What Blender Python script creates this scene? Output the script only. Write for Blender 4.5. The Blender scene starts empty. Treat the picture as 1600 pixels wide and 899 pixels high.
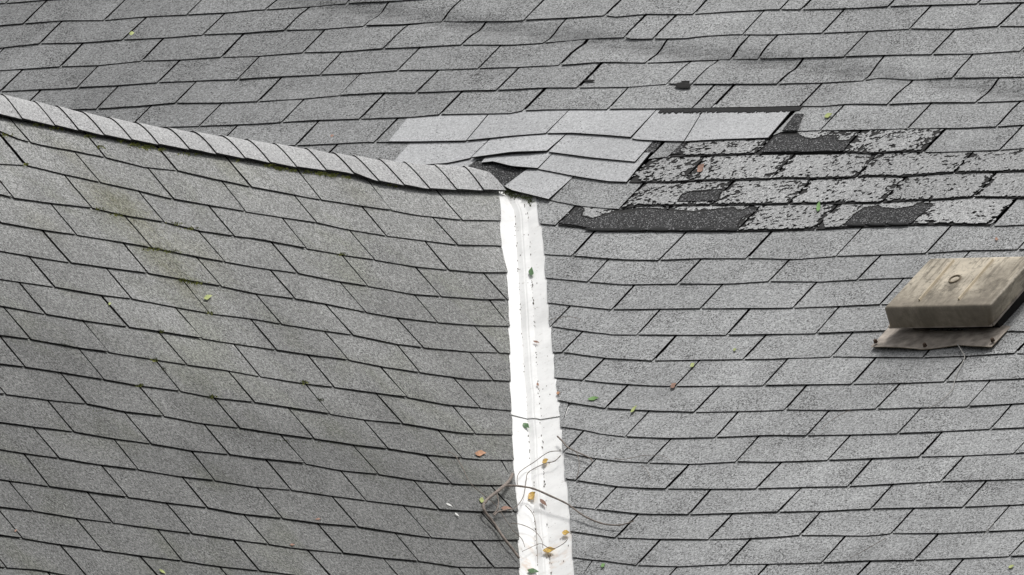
import bpy, math, random
import numpy as np
from mathutils import Vector, noise, Matrix
random.seed(7)
SC = bpy.context.scene
COL = SC.collection

# ------------------------------------------------------------ camera
CR = np.array([0.76899977, 0.63682635, 0.05560172])     # right
CU = np.array([0.0166034, -0.10684816, 0.99413671])     # up
CF = np.array([-0.63903339, 0.76356773, 0.09273969])    # forward
CPOS = np.array([26.1727031, -31.22755015, -4.0685581])
FPX = 23014.76
cd = bpy.data.cameras.new("camera")
cam = bpy.data.objects.new("camera", cd)
COL.objects.link(cam)
cam.matrix_world = Matrix(((CR[0], CU[0], -CF[0], CPOS[0]), (CR[1], CU[1], -CF[1], CPOS[1]),
                           (CR[2], CU[2], -CF[2], CPOS[2]), (0, 0, 0, 1)))
cd.sensor_width = 36
cd.lens = FPX / 1600 * 36
cd.clip_start = 0.5
cd.clip_end = 500
SC.camera = cam

# ------------------------------------------------------------ sky and sun
SUN_DIR = Vector((0.06, 0.10, 0.99)).normalized()        # towards the sun
w = bpy.data.worlds.new("World")
SC.world = w
w.use_nodes = True
nt = w.node_tree
bg = nt.nodes["Background"]
sky = nt.nodes.new("ShaderNodeTexSky")
sky.sky_type = 'NISHITA'
sky.sun_disc = False
sky.sun_elevation = math.asin(SUN_DIR.z)
sky.sun_rotation = math.atan2(SUN_DIR.x, SUN_DIR.y)
sky.air_density = 1.0
sky.dust_density = 5.0
sky.ozone_density = 1.0
hs = nt.nodes.new("ShaderNodeHueSaturation")
hs.inputs["Saturation"].default_value = 0.12               # grey overcast cloud layer
nt.links.new(sky.outputs[0], hs.inputs["Color"])
nt.links.new(hs.outputs[0], bg.inputs["Color"])
bg.inputs["Strength"].default_value = 0.07
sd = bpy.data.lights.new("sun", 'SUN')
sd.energy = 1.5
sd.angle = math.radians(14)
sd.color = (1.0, 0.985, 0.96)
sun = bpy.data.objects.new("sun", sd)
COL.objects.link(sun)
sun.rotation_euler = SUN_DIR.to_track_quat('Z', 'Y').to_euler()
SC.view_settings.view_transform = 'Standard'
SC.view_settings.look = 'None'
SC.view_settings.exposure = 0.67
SC.view_settings.gamma = 1.0

# ------------------------------------------------------------ roof planes and their frames
P1, P2 = math.radians(41.32), math.radians(42.45)
FR = {'m': (np.array([1., 0, 0]), np.array([0, math.cos(P1), math.sin(P1)]), np.array([0, -math.sin(P1), math.cos(P1)])),
      'g': (np.array([0, 1., 0]), np.array([-math.cos(P2), 0, math.sin(P2)]), np.array([math.sin(P2), 0, math.cos(P2)]))}
TAB, EXPO = 0.305, 0.1225


def ray(x, y):
    d = CR * ((x - 800) / FPX) + CU * (-(y - 449.5) / FPX) + CF
    return d


def flat(pl, x, y, h=0.0):
    U, V, N = FR[pl]
    d = ray(x, y)
    k = (h - CPOS @ N) / (d @ N)
    p = CPOS + d * k
    return float(p @ U), float(p @ V), k


def px(p):
    q = p - CPOS
    z = q @ CF
    return 800 + FPX * (q @ CR) / z, 449.5 - FPX * (q @ CU) / z


# the main deck has a long shallow trough (buckled sheathing) in its upper part
TR = [(380, -12), (470, 6), (560, 16), (690, 36), (800, 50), (920, 66), (1050, 84), (1160, 94), (1280, 106), (1400, 124), (1520, 140), (1620, 152), (1800, 178)]
TRU = [flat('m', x, y)[:2] for x, y in TR]
TRu = [a[0] for a in TRU]
TRv = [a[1] for a in TRU]


def relief(pl, u, v):
    if pl == 'm':
        h = 0.006 * noise.noise(Vector((u * 1.3 + 3.1, v * 1.5, 0.3))) + 0.0022 * noise.noise(Vector((u * 4.5, v * 4.5, 9.3)))
        d = v - float(np.interp(u, TRu, TRv))
        fade = min(1, max(0, (u - TRu[0] + 0.1) / 0.35)) if u < 0 else 1
        fade *= 0.75 + 0.5 * noise.noise(Vector((u * 2.2, 1.7, 4.4)))
        h -= 0.0115 * fade * math.exp(-(d / 0.036) ** 2)
        return h
    h = 0.007 * noise.noise(Vector((u * 1.2 + 8.1, v * 1.3, 5.3))) + 0.0025 * noise.noise(Vector((u * 4.2, v * 4.2, 2.3)))
    return h


def bp(pl, x, y, h=0.009):
    """photo pixel -> (u, v) on the roof surface"""
    hh = h
    for _ in range(14):
        u, v, k = flat(pl, x, y, hh)
        hh = 0.4 * hh + 0.6 * (h + relief(pl, u, v))
    return u, v


def wp(pl, u, v, h, rel=True):
    U, V, N = FR[pl]
    if rel:
        h += relief(pl, u, v)
    return U * u + V * v + N * h


def vfirst(x, y, h=0.001):
    """point of the valley trough under a photo pixel: the plane met first"""
    k = 1e9
    for pl in 'mg':
        hh = h
        for _ in range(6):
            a = flat(pl, x, y, hh)
            hh = 0.3 * hh + 0.7 * (h + relief(pl, a[0], a[1]))
        k = min(k, a[2])
    return CPOS + ray(x, y) * k


# ------------------------------------------------------------ materials
def new_mat(name):
    m = bpy.data.materials.new(name)
    m.use_nodes = True
    n = m.node_tree
    b = n.nodes["Principled BSDF"]
    return m, n, b


def N(nt, t, **kw):
    n = nt.nodes.new(t)
    for k, v in kw.items():
        setattr(n, k, v)
    return n


def ramp(nt, fac, stops):
    r = N(nt, "ShaderNodeValToRGB")
    e = r.color_ramp.elements
    while len(e) < len(stops):
        e.new(0.5)
    for i, (p, c) in enumerate(stops):
        e[i].position = p
        e[i].color = (c, c, c, 1) if not isinstance(c, tuple) else (*c, 1)
    nt.links.new(fac, r.inputs[0])
    return r.outputs[0]


def noi(nt, co, scale, detail=2.0, rough=0.5, dist=0.0):
    n = N(nt, "ShaderNodeTexNoise")
    n.inputs["Scale"].default_value = scale
    n.inputs["Detail"].default_value = detail
    n.inputs["Roughness"].default_value = rough
    n.inputs["Distortion"].default_value = dist
    nt.links.new(co, n.inputs["Vector"])
    return n.outputs["Fac"]


def mul(nt, a, b, f=1.0, bt='MULTIPLY'):
    m = N(nt, "ShaderNodeMix", data_type='RGBA', blend_type=bt)
    m.inputs[0].default_value = f if not hasattr(f, 'links') else 1
    if hasattr(f, 'links'):
        nt.links.new(f, m.inputs[0])
    for s, v in ((6, a), (7, b)):
        if isinstance(v, tuple):
            m.inputs[s].default_value = (*v, 1)
        else:
            nt.links.new(v, m.inputs[s])
    return m.outputs[2]


def granules(name, col, contrast=1.0, dark=0.5, stain=0.3, xdirt=False, specks=False, blobs=(), green=0.0, grain=1.0, rnd=0.07, zdirt=False):
    """mineral granules: fine light and dark grains, soft weather stains, missing grains"""
    m, t, b = new_mat(name)
    pos = N(t, "ShaderNodeNewGeometry").outputs["Position"]
    g1 = noi(t, pos, 330 * grain, 2, 0.7)
    g2 = noi(t, pos, 150 * grain, 1, 0.6)
    k = 0.62 * contrast
    c = ramp(t, g1, [(0.30, max(0.03, 1 - k)), (0.5, 1.0), (0.70, 1 + 0.85 * k)])
    c2 = ramp(t, g2, [(0.30, 1 - 0.42 * contrast), (0.5, 1.0), (0.70, 1 + 0.42 * contrast)])
    c = mul(t, c, c2)
    c = mul(t, c, col)
    # lost grains: small dark pits, denser in some patches
    pit = noi(t, pos, 210, 1, 0.5)
    den = noi(t, pos, 7, 3, 0.6)
    ad = N(t, "ShaderNodeMath", operation='MULTIPLY_ADD')
    t.links.new(den, ad.inputs[0])
    ad.inputs[1].default_value = 0.35
    t.links.new(pit, ad.inputs[2])
    pm = ramp(t, ad.outputs[0], [(0.83 - 0.07 * dark, 0.0), (0.90 - 0.07 * dark, 0.8)])
    c = mul(t, c, (0.035, 0.034, 0.033), pm, 'MIX')
    # weather stains
    s1 = noi(t, pos, 1.7, 3, 0.55)
    s2 = noi(t, pos, 9, 4, 0.65, 0.6)
    c = mul(t, c, ramp(t, s1, [(0.3, 1 - stain), (0.7, 1 + 0.25 * stain)]))
    c = mul(t, c, ramp(t, s2, [(0.3, 1 - 0.45 * stain), (0.65, 1.04)]))
    if zdirt:      # dirt and lens corner falloff painted in: darker down the slope, uneven
        sx = N(t, "ShaderNodeSeparateXYZ")
        t.links.new(pos, sx.inputs[0])
        mr = N(t, "ShaderNodeMapRange")
        mr.inputs["From Min"].default_value = -0.1
        mr.inputs["From Max"].default_value = -1.5
        t.links.new(sx.outputs[2], mr.inputs["Value"])
        dn = noi(t, pos, 2.2, 4, 0.6)
        ma = N(t, "ShaderNodeMath", operation='MULTIPLY_ADD')
        t.links.new(dn, ma.inputs[0])
        ma.inputs[1].default_value = 0.7
        t.links.new(mr.outputs[0], ma.inputs[2])
        c = mul(t, c, ramp(t, ma.outputs[0], [(0.25, 1.08), (1.3, 0.55)]))
    if xdirt:      # lens corner darkening plus dirt put into the colour towards the far left
        sx = N(t, "ShaderNodeSeparateXYZ")
        t.links.new(pos, sx.inputs[0])
        mr = N(t, "ShaderNodeMapRange")
        mr.inputs["From Min"].default_value = 0.2
        mr.inputs["From Max"].default_value = -2.6
        t.links.new(sx.outputs[0], mr.inputs["Value"])
        ma = N(t, "ShaderNodeMath", operation='MULTIPLY_ADD')
        t.links.new(noi(t, pos, 1.6, 4, 0.6), ma.inputs[0])
        ma.inputs[1].default_value = 0.6
        t.links.new(mr.outputs[0], ma.inputs[2])
        c = mul(t, c, ramp(t, ma.outputs[0], [(0.25, 1.04), (1.3, 0.72)]))
    if xdirt:      # darker broken band along the long shallow buckle in the sheathing
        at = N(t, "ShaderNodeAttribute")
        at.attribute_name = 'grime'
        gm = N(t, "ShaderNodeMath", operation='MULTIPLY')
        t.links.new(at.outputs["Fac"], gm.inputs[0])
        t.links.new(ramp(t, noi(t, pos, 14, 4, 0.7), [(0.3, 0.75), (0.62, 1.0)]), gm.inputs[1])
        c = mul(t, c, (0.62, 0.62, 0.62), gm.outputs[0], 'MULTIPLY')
    if specks:     # bright unworn grains among the black ones
        sp = noi(t, pos, 240, 1, 0.5)
        c = mul(t, c, (0.34, 0.34, 0.345), ramp(t, sp, [(0.60, 0.0), (0.68, 0.9)]), 'MIX')
    for (x, y, r, amt) in blobs:      # greenish brown algae blotches
        d = N(t, "ShaderNodeVectorMath", operation='DISTANCE')
        t.links.new(pos, d.inputs[0])
        d.inputs[1].default_value = tuple(wp('g', *flat('g', x, y, .008)[:2], .008, False))
        a = N(t, "ShaderNodeMath", operation='MULTIPLY_ADD')
        t.links.new(noi(t, pos, 45, 6, 0.85), a.inputs[0])
        a.inputs[1].default_value = r * 2.2
        t.links.new(d.outputs["Value"], a.inputs[2])
        c = mul(t, c, (0.72, 0.71, 0.56), ramp(t, a.outputs[0], [(r * .8, 1.0 * amt), (min(1, r * 2.1), 0.0)]), 'MULTIPLY')
    # every shingle was pressed and weathered a little differently
    oi = N(t, "ShaderNodeObjectInfo").outputs["Random"]
    c = mul(t, c, ramp(t, oi, [(0.0, 1 - rnd), (1.0, 1 + rnd)]))
    if green:
        gn = noi(t, pos, 3.1, 4, 0.7)
        c = mul(t, c, (0.60, 0.64, 0.42), ramp(t, gn, [(0.5, 0.0), (0.72, green)]), 'MULTIPLY')
    t.links.new(c, b.inputs["Base Color"])
    b.inputs["Roughness"].default_value = 0.93
    b.inputs["Specular IOR Level"].default_value = 0.25
    bu = N(t, "ShaderNodeBump")
    bu.inputs["Strength"].default_value = 0.55
    bu.inputs["Distance"].default_value = 0.0012
    t.links.new(g1, bu.inputs["Height"])
    t.links.new(bu.outputs[0], b.inputs["Normal"])
    return m


def plain(name, col, rough=0.8, var=0.3, scale=60, spec=0.3):
    m, t, b = new_mat(name)
    pos = N(t, "ShaderNodeNewGeometry").outputs["Position"]
    n = noi(t, pos, scale, 3, 0.6)
    c = mul(t, ramp(t, n, [(0.3, 1 - var), (0.7, 1 + var)]), col)
    t.links.new(c, b.inputs["Base Color"])
    b.inputs["Roughness"].default_value = rough
    b.inputs["Specular IOR Level"].default_value = spec
    bu = N(t, "ShaderNodeBump")
    bu.inputs["Strength"].default_value = 0.3
    bu.inputs["Distance"].default_value = 0.001
    t.links.new(n, bu.inputs["Height"])
    t.links.new(bu.outputs[0], b.inputs["Normal"])
    return m


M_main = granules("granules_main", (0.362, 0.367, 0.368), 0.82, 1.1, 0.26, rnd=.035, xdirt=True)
M_gable = granules("granules_gable", (0.325, 0.327, 0.32), 1.1, 0.4, 0.26, green=0.4, zdirt=True, rnd=.035,
                   blobs=[(175, 310, .16, .9), (205, 330, .13, .8), (250, 385, .15, .7), (262, 420, .12, .8), (320, 400, .13, .6), (110, 235, .08, .6), (350, 250, .10, .5), (300, 455, .10, .6), (70, 350, .10, .5), (560, 300, .10, .5)])
M_cap = granules("granules_cap", (0.435, 0.435, 0.435), 0.7, 0.1, 0.12, rnd=0.04)
M_new = granules("granules_new", (0.485, 0.49, 0.498), 0.45, 0.15, 0.16, rnd=0.05)
M_bare = granules("bare_black_granules", (0.036, 0.036, 0.037), 1.3, 0.0, 0.25, grain=0.85, specks=True)
M_crust = granules("granules_crust", (0.37, 0.372, 0.372), 0.9, 0.5, 0.15)
M_edge = plain("asphalt_edge", (0.016, 0.0155, 0.015), 0.85, 0.4, 90)
M_under = plain("asphalt_felt", (0.018, 0.018, 0.018), 0.95, 0.4, 120)
M_worn = plain("worn_asphalt", (0.030, 0.0295, 0.029), 0.9, 0.5, 120)
M_tar = plain("tar", (0.012, 0.012, 0.012), 0.6, 0.4, 90)

# ------------------------------------------------------------ object helpers


def link(o, parent=None, label=None, cat=None, group=None, kind=None):
    COL.objects.link(o)
    if parent is not None:
        o.parent = parent
    for k, v in (('label', label), ('category', cat), ('group', group), ('kind', kind)):
        if v:
            o[k] = v
    return o


def mesh(name, vs, fs, mats, mi=None, parent=None, smooth=False, centre=True, base=(0, 0, 0), **kw):
    vs = np.array(vs, float)
    c = vs.mean(0) if centre else np.zeros(3)
    me = bpy.data.meshes.new(name)
    me.from_pydata((vs - c).tolist(), [], fs)
    for m in mats:
        me.materials.append(m)
    if mi is not None:
        me.polygons.foreach_set("material_index", mi)
    if smooth:
        me.polygons.foreach_set("use_smooth", [True] * len(me.polygons))
    me.update()
    o = bpy.data.objects.new(name, me)
    a = parent
    while a is not None:
        c = c - np.array(a.location)
        a = a.parent
    o.location = c
    return link(o, parent, **kw)


def empty(name, loc, label, cat, group=None):
    e = bpy.data.objects.new(name, None)
    e.location = loc
    e.empty_display_size = 0.1
    return link(e, None, label, cat, group)


def grid_slab(pts, low, nu, nv, jag=None):
    """pts[i][j] top points, low[i][j] underside points (nu+1 x nv+1) -> verts, faces, material ids"""
    idx = lambda i, j: i * (nv + 1) + j
    vs = [p for r in pts for p in r]
    fs, mi = [], []
    for i in range(nu):
        for j in range(nv):
            fs.append((idx(i, j), idx(i + 1, j), idx(i + 1, j + 1), idx(i, j + 1)))
            mi.append(0)
    ring = [(i, 0) for i in range(nu)] + [(nu, j) for j in range(nv)] + [(i, nv) for i in range(nu, 0, -1)] + [(0, j) for j in range(nv, 0, -1)]
    b0 = len(vs)
    for (i, j) in ring:
        vs.append(low[i][j])
    n = len(ring)
    low_id = {r: b0 + k for k, r in enumerate(ring)}
    for i in range(1, nu):
        for j in range(1, nv):
            low_id[(i, j)] = len(vs)
            vs.append(low[i][j])
    for k in range(n):
        a, b = ring[k], ring[(k + 1) % n]
        fs.append((idx(*b), idx(*a), b0 + k, b0 + (k + 1) % n))
        mi.append(1)
    for i in range(nu):
        for j in range(nv):
            fs.append((low_id[(i, j)], low_id[(i, j + 1)], low_id[(i + 1, j + 1)], low_id[(i + 1, j)]))
            mi.append(1)
    return vs, fs, mi


STUFF = {}


def emit(name, vs, fs, mi, mats, parent, label=None, inview=True, smooth=False):
    if inview:
        return mesh(name, vs, fs, mats, mi, parent, smooth, label=label)
    k = (parent.name, mats[0].name)
    S = STUFF.setdefault(k, ([], [], [], mats, parent))
    o = len(S[0])
    S[0].extend(vs)
    S[1].extend([tuple(i + o for i in f) for f in fs])
    S[2].extend(mi)


def seen(vs, m=6):
    for p in vs:
        x, y = px(np.array(p))
        if -m < x < 1600 + m and -m < y < 899 + m:
            return True
    return False

# ------------------------------------------------------------ courses as seen in the photograph: lower edge line and slot positions
MAIN = [
("B",[(0,39),(37,36),(95,31),(162,30.5),(225,25),(292,22),(350,19),(400,14.5),(475,10.5),(547,4),(607,1),(700,-5),(800,-8),(955,-13),(1137,-20),(1200,-24),(1600,-36)],[37,162,292,414,542,668,792,920,1045,1170,1310,1430,1562]),
("C",[(0,74),(62,67),(130,66),(192,61),(257,58),(317,53),(380,51),(447,46),(507,44.5),(570,39),(630,37.5),(692,33),(800,32),(820,30),(887,27),(945,23),(955,26),(1010,21),(1084,21),(1137,17),(1200,14),(1252,14),(1322,12.5),(1390,9),(1530,5),(1600,2.5)],[62,192,317,445,569,691,819,(945,2),1084,1219,(1252,2),1389,1527]),
("D",[(0,109),(95,103),(155,101),(221,94),(280,92.5),(346,88),(400,86.5),(475,81),(535,79.5),(599,75),(657,72.5),(721,69),(800,69),(850,66),(915,60),(976,57),(985,60.5),(1020,59.5),(1070,59),(1100,55),(1150,52.5),(1200,53),(1285,50.5),(1355,47.5),(1421,44),(1495,44.5),(1560,40),(1600,40)],[94,221,346,473,599,721,849,(976,2),1021,(1160,.7),1285,1421,1560]),
("E",[(0,142),(59,139),(121,136),(185,132.5),(246,128),(310,125),(372,123),(437,119),(500,116),(564,113),(621,109),(687,108),(747,106),(800,104),(872,100.5),(880,101),(940,96),(1009,97),(1075,94.5),(1142,92),(1200,91),(1319,87.5),(1385,85),(1456,84),(1525,82.5),(1600,78)],[0,121,246,371,(500,.8),621,747,(874,2.6),1009,1142,1185,1319,1456,1595]),
("F",[(0,178),(100,171),(151,169),(217,165),(274,160),(337,160),(400,157.5),(475,153),(530,148),(597,144),(650,144),(720,141),(776,140),(800,139),(850,136),(912,136),(985,134.5),(1040,130),(1080,130.5),(1200,130.5),(1286,128),(1345,125),(1375,121),(1425,124),(1487,121),(1600,119)],[28,151,274,403,(530,.7),650,776,(903,2.8),1042,1081,1215,1350,1489]),
("G",[(0,212),(240,198),(311,196),(370,194),(400,192.5),(495,187),(562,185),(645,182),(687,178),(800,176),(815,172),(862,170),(950,170),(1030,169),(1200,166),(1250,164.5),(1287,165),(1325,161),(1387,162),(1455,159.5),(1525,159),(1600,156)],[65,200,311,440,562,687,(818,2.2),950,1082,(1112,2),1250,1387,1525]),
("H",[(0,246),(200,238),(437,227),(495,225),(570,221),(607,221),(650,221),(727,219.5),(800,212),(852,209),(895,207.5),(950,211),(984,214),(996,218),(1050,220.5),(1125,217.5),(1200,215),(1215,205.5),(1247,204),(1282,203),(1350,202),(1417,200),(1490,199.5),(1557,197),(1600,194)],[84,210,335,462,585,(609,0),729,854,990,1069,(1200,2),1282,1418,1557]),
("I",[(0,282),(437,264),(600,258),(660,257.5),(700,254.5),(732,248),(800,237.5),(855,236),(925,246),(992,250),(1020,247),(1047,244),(1137,242),(1200,239),(1320,237),(1360,240),(1420,236),(1455,237.5),(1562,234),(1600,231)],[240,365,490,614,735,855,992,(1012,.4),1044,1180,1315,(1443,2),1562]),
("J",[(600,292),(760,285),(800,275),(840,266),(904,276),(950,283),(980,284),(1044,285),(1092,282),(1200,280),(1221,278),(1272,279),(1332,277),(1360,275),(1405,276),(1482,270),(1600,267.5)],[640,760,840,980,1065,1205,1338,1490]),
("K",[(780,300),(857,311),(905,321),(965,326),(1000,321),(1055,321),(1120,320),(1200,319),(1257,318),(1370,317),(1395,314.5),(1482,311),(1520,308),(1600,309)],[857,968,1110,1232,1377,1521]),
("L",[(820,346),(845,349),(869,351),(902,354),(940,361),(1075,361),(1152,361),(1200,360),(1282,357.5),(1320,355),(1425,351),(1482,350),(1562,352),(1600,350)],[869,1010,1150,1272,1418,(1550,2.5)]),
("M",[(830,394),(850,396),(895,399),(940,402.5),(987,405.5),(1030,405.5),(1100,402.5),(1200,403),(1245,404),(1306,399),(1375,397),(1447,394.5),(1510,390.5),(1590,389),(1600,388.5)],[(894,2),1030,(1167,2),1306,1447,1590]),
("N",[(830,431),(851,433),(917,439),(975,444),(1060,442.5),(1140,442.5),(1200,438.5),(1282,439),(1337,436),(1422,432.5),(1600,428)],[919,1059,1201,1339,1479]),
("O",[(830,469),(856,472),(900,477),(955,482.5),(1095,481),(1200,480.5),(1240,480),(1375,474.5),(1480,474),(1600,470)],[956,1095,1239,1375,1512]),
("P",[(830,505),(860,509),(915,517),(960,522),(995,522),(1135,522.5),(1200,521.5),(1275,520),(1332,517.5),(1387,515.5),(1537,516),(1600,517)],[860,995,(1135,1.6),1275,1413,1555]),
("Q",[(840,548),(862,550),(880,549.5),(950,559),(1020,562.5),(1112,561),(1200,560),(1300,556),(1375,557),(1442,557.5),(1512,555),(1585,550.5),(1600,551.5)],[879,(1020,1.8),1161,1299,1442,1586]),
("R",[(840,586),(866,589),(912,593),(950,597.5),(1005,601),(1057,602.5),(1190,601),(1200,601),(1330,599),(1407,597.5),(1475,595),(1550,592.5),(1600,590)],[911,1055,1193,1331,1476]),
("S",[(850,621),(872,625),(900,630),(946,637),(1025,641),(1085,643),(1200,640.5),(1226,639),(1305,640),(1370,637.5),(1512,634),(1600,629)],[946,1085,1226,1369,1512]),
("T",[(850,661),(875,665.5),(907,670),(940,677),(975,681),(1050,684),(1117,682.5),(1200,679),(1260,679.5),(1355,677.5),(1437,675),(1550,669),(1600,667)],[977,1118,1260,1402,1547]),
("U",[(860,700),(882,705.5),(925,714.5),(975,720),(1012,722),(1082,724),(1150,720.5),(1200,721),(1292,718),(1350,716),(1437,712.5),(1510,710.5),(1582,707.5),(1600,706)],[881,1012,1150,1293,1437,1584]),
("V",[(860,743),(884,747),(930,754),(962,759),(1012,762.5),(1100,763),(1182,762.5),(1262,760),(1322,759),(1400,755),(1470,751),(1600,747.5)],[900,1041,1182,1325,1470]),
("W",[(870,786),(891,790),(930,794.5),(1000,802),(1075,803),(1200,799),(1287,797.5),(1360,794),(1430,792.5),(1505,791),(1600,787)],[930,1076,1216,1361,1505]),
("X",[(870,825),(891,829),(960,839),(1025,841),(1105,842),(1200,839),(1250,835),(1360,836),(1392,832),(1475,832),(1545,829),(1600,827)],[962,1107,1250,1392,1542]),
("Y",[(870,866),(894,870),(950,876),(994,882),(1065,884),(1137,880.5),(1200,880),(1285,878),(1350,875),(1430,874),(1580,868),(1600,867.5)],[995,1137,1284,1429,1577]),
]
GABLE = [
("a",[(-8,200),(0,204),(25,215),(46,221),(60,225),(110,234),(165,245),(225,260),(277,265.5),(335,279),(392,291),(500,311),(560,320),(612,327.5),(650,335),(722,343),(800,344)],[47,165,277,392,502,(612,.7),722]),
("b",[(0,255),(40,257),(95,270),(157,284),(212,296),(270,310),(327,320),(382,329),(400,332.5),(495,347),(540,357),(604,367.5),(662,375),(715,382),(775,383),(800,386)],[(40,2.5),157,271,384,495,604,715]),
("c",[(0,303),(22,309),(82,317),(144,324),(200,337),(256,346),(312,360),(366,368),(400,372),(480,387.5),(537,397.5),(587,405.5),(650,416),(702,421),(745,425),(800,425)],[21,144,256,366,479,586,701]),
("d",[(0,347),(69,359),(120,366),(192,378),(236,386),(305,400),(351,408),(400,416.5),(465,426),(530,439),(575,446),(650,459.5),(687,462),(750,467),(810,467.5)],[120,237,351,465,575,689,792]),
("e",[(0,391),(45,399),(107,409),(165,417),(231,426),(287,436),(345,446),(400,458),(460,465.5),(515,475),(572,487),(620,495.5),(682,503),(750,508),(810,509)],[(110,1.6),231,346,461,572,684,800]),
("f",[(0,435),(82,447),(155,460),(207,466),(275,479),(330,489),(400,498),(440,505.5),(505,516),(551,522.5),(615,536),(662,542.5),(737,549),(777,550),(810,553)],[85,206,328,440,551,661,779]),
("g",[(0,477),(72,490),(130,500),(202,510),(250,517.5),(316,528),(400,541),(485,554),(542,561),(600,572.5),(655,581),(732,592),(810,595)],[72,(201,1.8),316,432,544,656,771]),
("h",[(0,523),(47,529),(120,542.5),(170,549.5),(242,561),(292,569),(362,579),(400,586),(482,599.5),(522,604),(590,614),(637,620),(702,632.5),(750,636),(810,642)],[47,170,292,407,522,636,750]),
("i",[(0,568),(39,572.5),(95,581),(162,592),(217,602),(282,610),(335,621),(400,628),(452,636),(516,646),(570,655),(630,661),(682,670),(720,676),(810,679)],[39,162,282,397,516,629,743]),
("j",[(0,614),(75,624),(136,630),(195,642.5),(257,649.5),(317,661),(372,667.5),(420,675),(492,685),(552,694),(607,700.5),(667,710),(722,715),(755,717.5),(815,718)],[9,135,256,374,491,606,722]),
("k",[(0,659),(52,666),(117,674),(175,684),(237,692.5),(297,703),(357,709),(400,715),(475,723),(535,734.5),(592,740),(645,749),(705,755),(750,757.5),(820,757.5)],[115,236,358,477,592,705,820]),
("l",[(0,701),(36,707),(92,715),(160,726),(216,732.5),(282,744),(337,750),(400,760),(455,764.5),(522,774.5),(572,781),(635,789),(687,795.5),(750,799),(820,798)],[92,216,336,455,572,686,803]),
("m",[(0,748),(77,759),(137,767.5),(200,776),(257,784),(324,792.5),(375,802),(441,809),(497,817),(560,822.5),(615,831),(674,839),(730,843),(820,843)],[77,200,324,441,559,674,790]),
("n",[(0,791),(54,797.5),(117,808),(177,815.5),(242,825),(300,832.5),(365,842),(400,846.5),(460,855.5),(536,863),(600,871),(655,876),(717,885),(772,885.5),(820,886)],[52,176,300,420,536,654,772]),
("o",[(0,835),(36,840),(92,849.5),(160,859),(220,867.5),(285,875),(342,884),(400,890),(462,897.5),(540,905),(620,915),(720,928),(820,932)],[35,160,285,405,520,638,755]),
("p",[(0,885),(60,889.5),(105,897.5),(180,907),(280,920),(400,936),(540,953),(700,973),(820,978)],[10,138,262,385,502,622,740]),
]

# ------------------------------------------------------------ the roofs
main_roof = empty("main_roof", (0, 0, 0), "wide weathered grey shingle roof slope filling the top and right, torn beside the ridge end", "roof")
gable_roof = empty("gable_roof", (0, 0, 0), "grey shingle roof slope on the left below the long ridge cap", "roof")

ML = [(782, 200), (782, 305), (783, 345), (784, 383), (793, 402), (795, 450), (797, 505), (798, 560), (799, 600), (800, 640), (803, 700), (806, 750), (810, 800), (812, 860), (813, 899), (822, 1010)]
MR = [(815, 200), (835, 310), (843, 345), (846, 380), (851, 400), (853, 450), (858, 500), (863, 550), (866, 590), (872, 630), (876, 670), (880, 710), (884, 750), (889, 790), (891, 830), (894, 870), (896, 899), (905, 1010)]
clipm = sorted([bp('m', x, y)[::-1] for x, y in MR])
clipg = sorted([bp('g', x, y)[::-1] for x, y in ML])


def cm(v):
    return float(np.interp(v, [a[0] for a in clipm], [a[1] for a in clipm])) + 0.0035 * noise.noise(Vector((v * 30, 3, 0)))


def cg(v):
    return float(np.interp(v, [a[0] for a in clipg], [a[1] for a in clipg])) + 0.004 * noise.noise(Vector((v * 30, 8, 0)))


def fix(fn, row):
    """where the cut along the valley crosses a course line"""
    if row.name not in FX:
        u = 0.2 if fn is cm else -0.2
        for _ in range(40):
            u = .5 * u + .5 * fn(row.v(u))
        FX[row.name] = u
    return FX[row.name]


FX = {}


def extend(pl, x0, x1):
    pts = list(pl)
    if pts[0][0] > x0:
        q = min(range(1, len(pts)), key=lambda i: abs(pts[i][0] - pts[0][0] - 160))
        s = (pts[q][1] - pts[0][1]) / (pts[q][0] - pts[0][0])
        pts.insert(0, (x0, pts[0][1] + s * (x0 - pts[0][0])))
    if pts[-1][0] < x1:
        q = min(range(len(pts) - 1), key=lambda i: abs(pts[-1][0] - pts[i][0] - 220))
        s = (pts[-1][1] - pts[q][1]) / (pts[-1][0] - pts[q][0])
        pts.append((x1, pts[-1][1] + s * (x1 - pts[-1][0])))
    return pts


def dense(pts, st=20):
    out = []
    for (a, b), (c, d) in zip(pts, pts[1:]):
        n = max(1, int((c - a) / st))
        out += [(a + (c - a) * i / n, b + (d - b) * i / n) for i in range(n)]
    return out + [pts[-1]]


class Row:
    def __init__(s, name, us, vs, slots):
        s.name, s.us, s.vs, s.slots = name, us, vs, slots

    def v(s, u):
        return float(np.interp(u, s.us, s.vs))


def make_rows(pl, data, x0, x1, u0, u1):
    rows = []
    for name, line, slots in data:
        L = extend(line, x0 if (pl == 'g' or line[0][0] < 10) else line[0][0] - 30, x1 if pl == 'm' else line[-1][0] + 10)
        uv = [bp(pl, x, y) for x, y in dense(L)]
        xs = [p[0] for p in L]
        ys = [p[1] for p in L]
        sl = []
        for sx in slots:
            g = 1.0
            if isinstance(sx, tuple):
                sx, g = sx
            sl.append((bp(pl, sx, float(np.interp(sx, xs, ys)))[0], g, sx))
        rows.append(Row(name, [a[0] for a in uv], [a[1] for a in uv], sl))
    return rows


def more(rows, n, up):
    for k in range(n):
        r = rows[0] if up else rows[-1]
        s = 1 if up else -1
        r2 = Row(r.name + ('+' if up else '-'), r.us, [v + s * EXPO for v in r.vs],
                 [(u + (TAB / 2 if k % 2 else -TAB / 2), g * 0 + 1, x) for u, g, x in r.slots])
        if up:
            rows.insert(0, r2)
        else:
            rows.append(r2)


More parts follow.
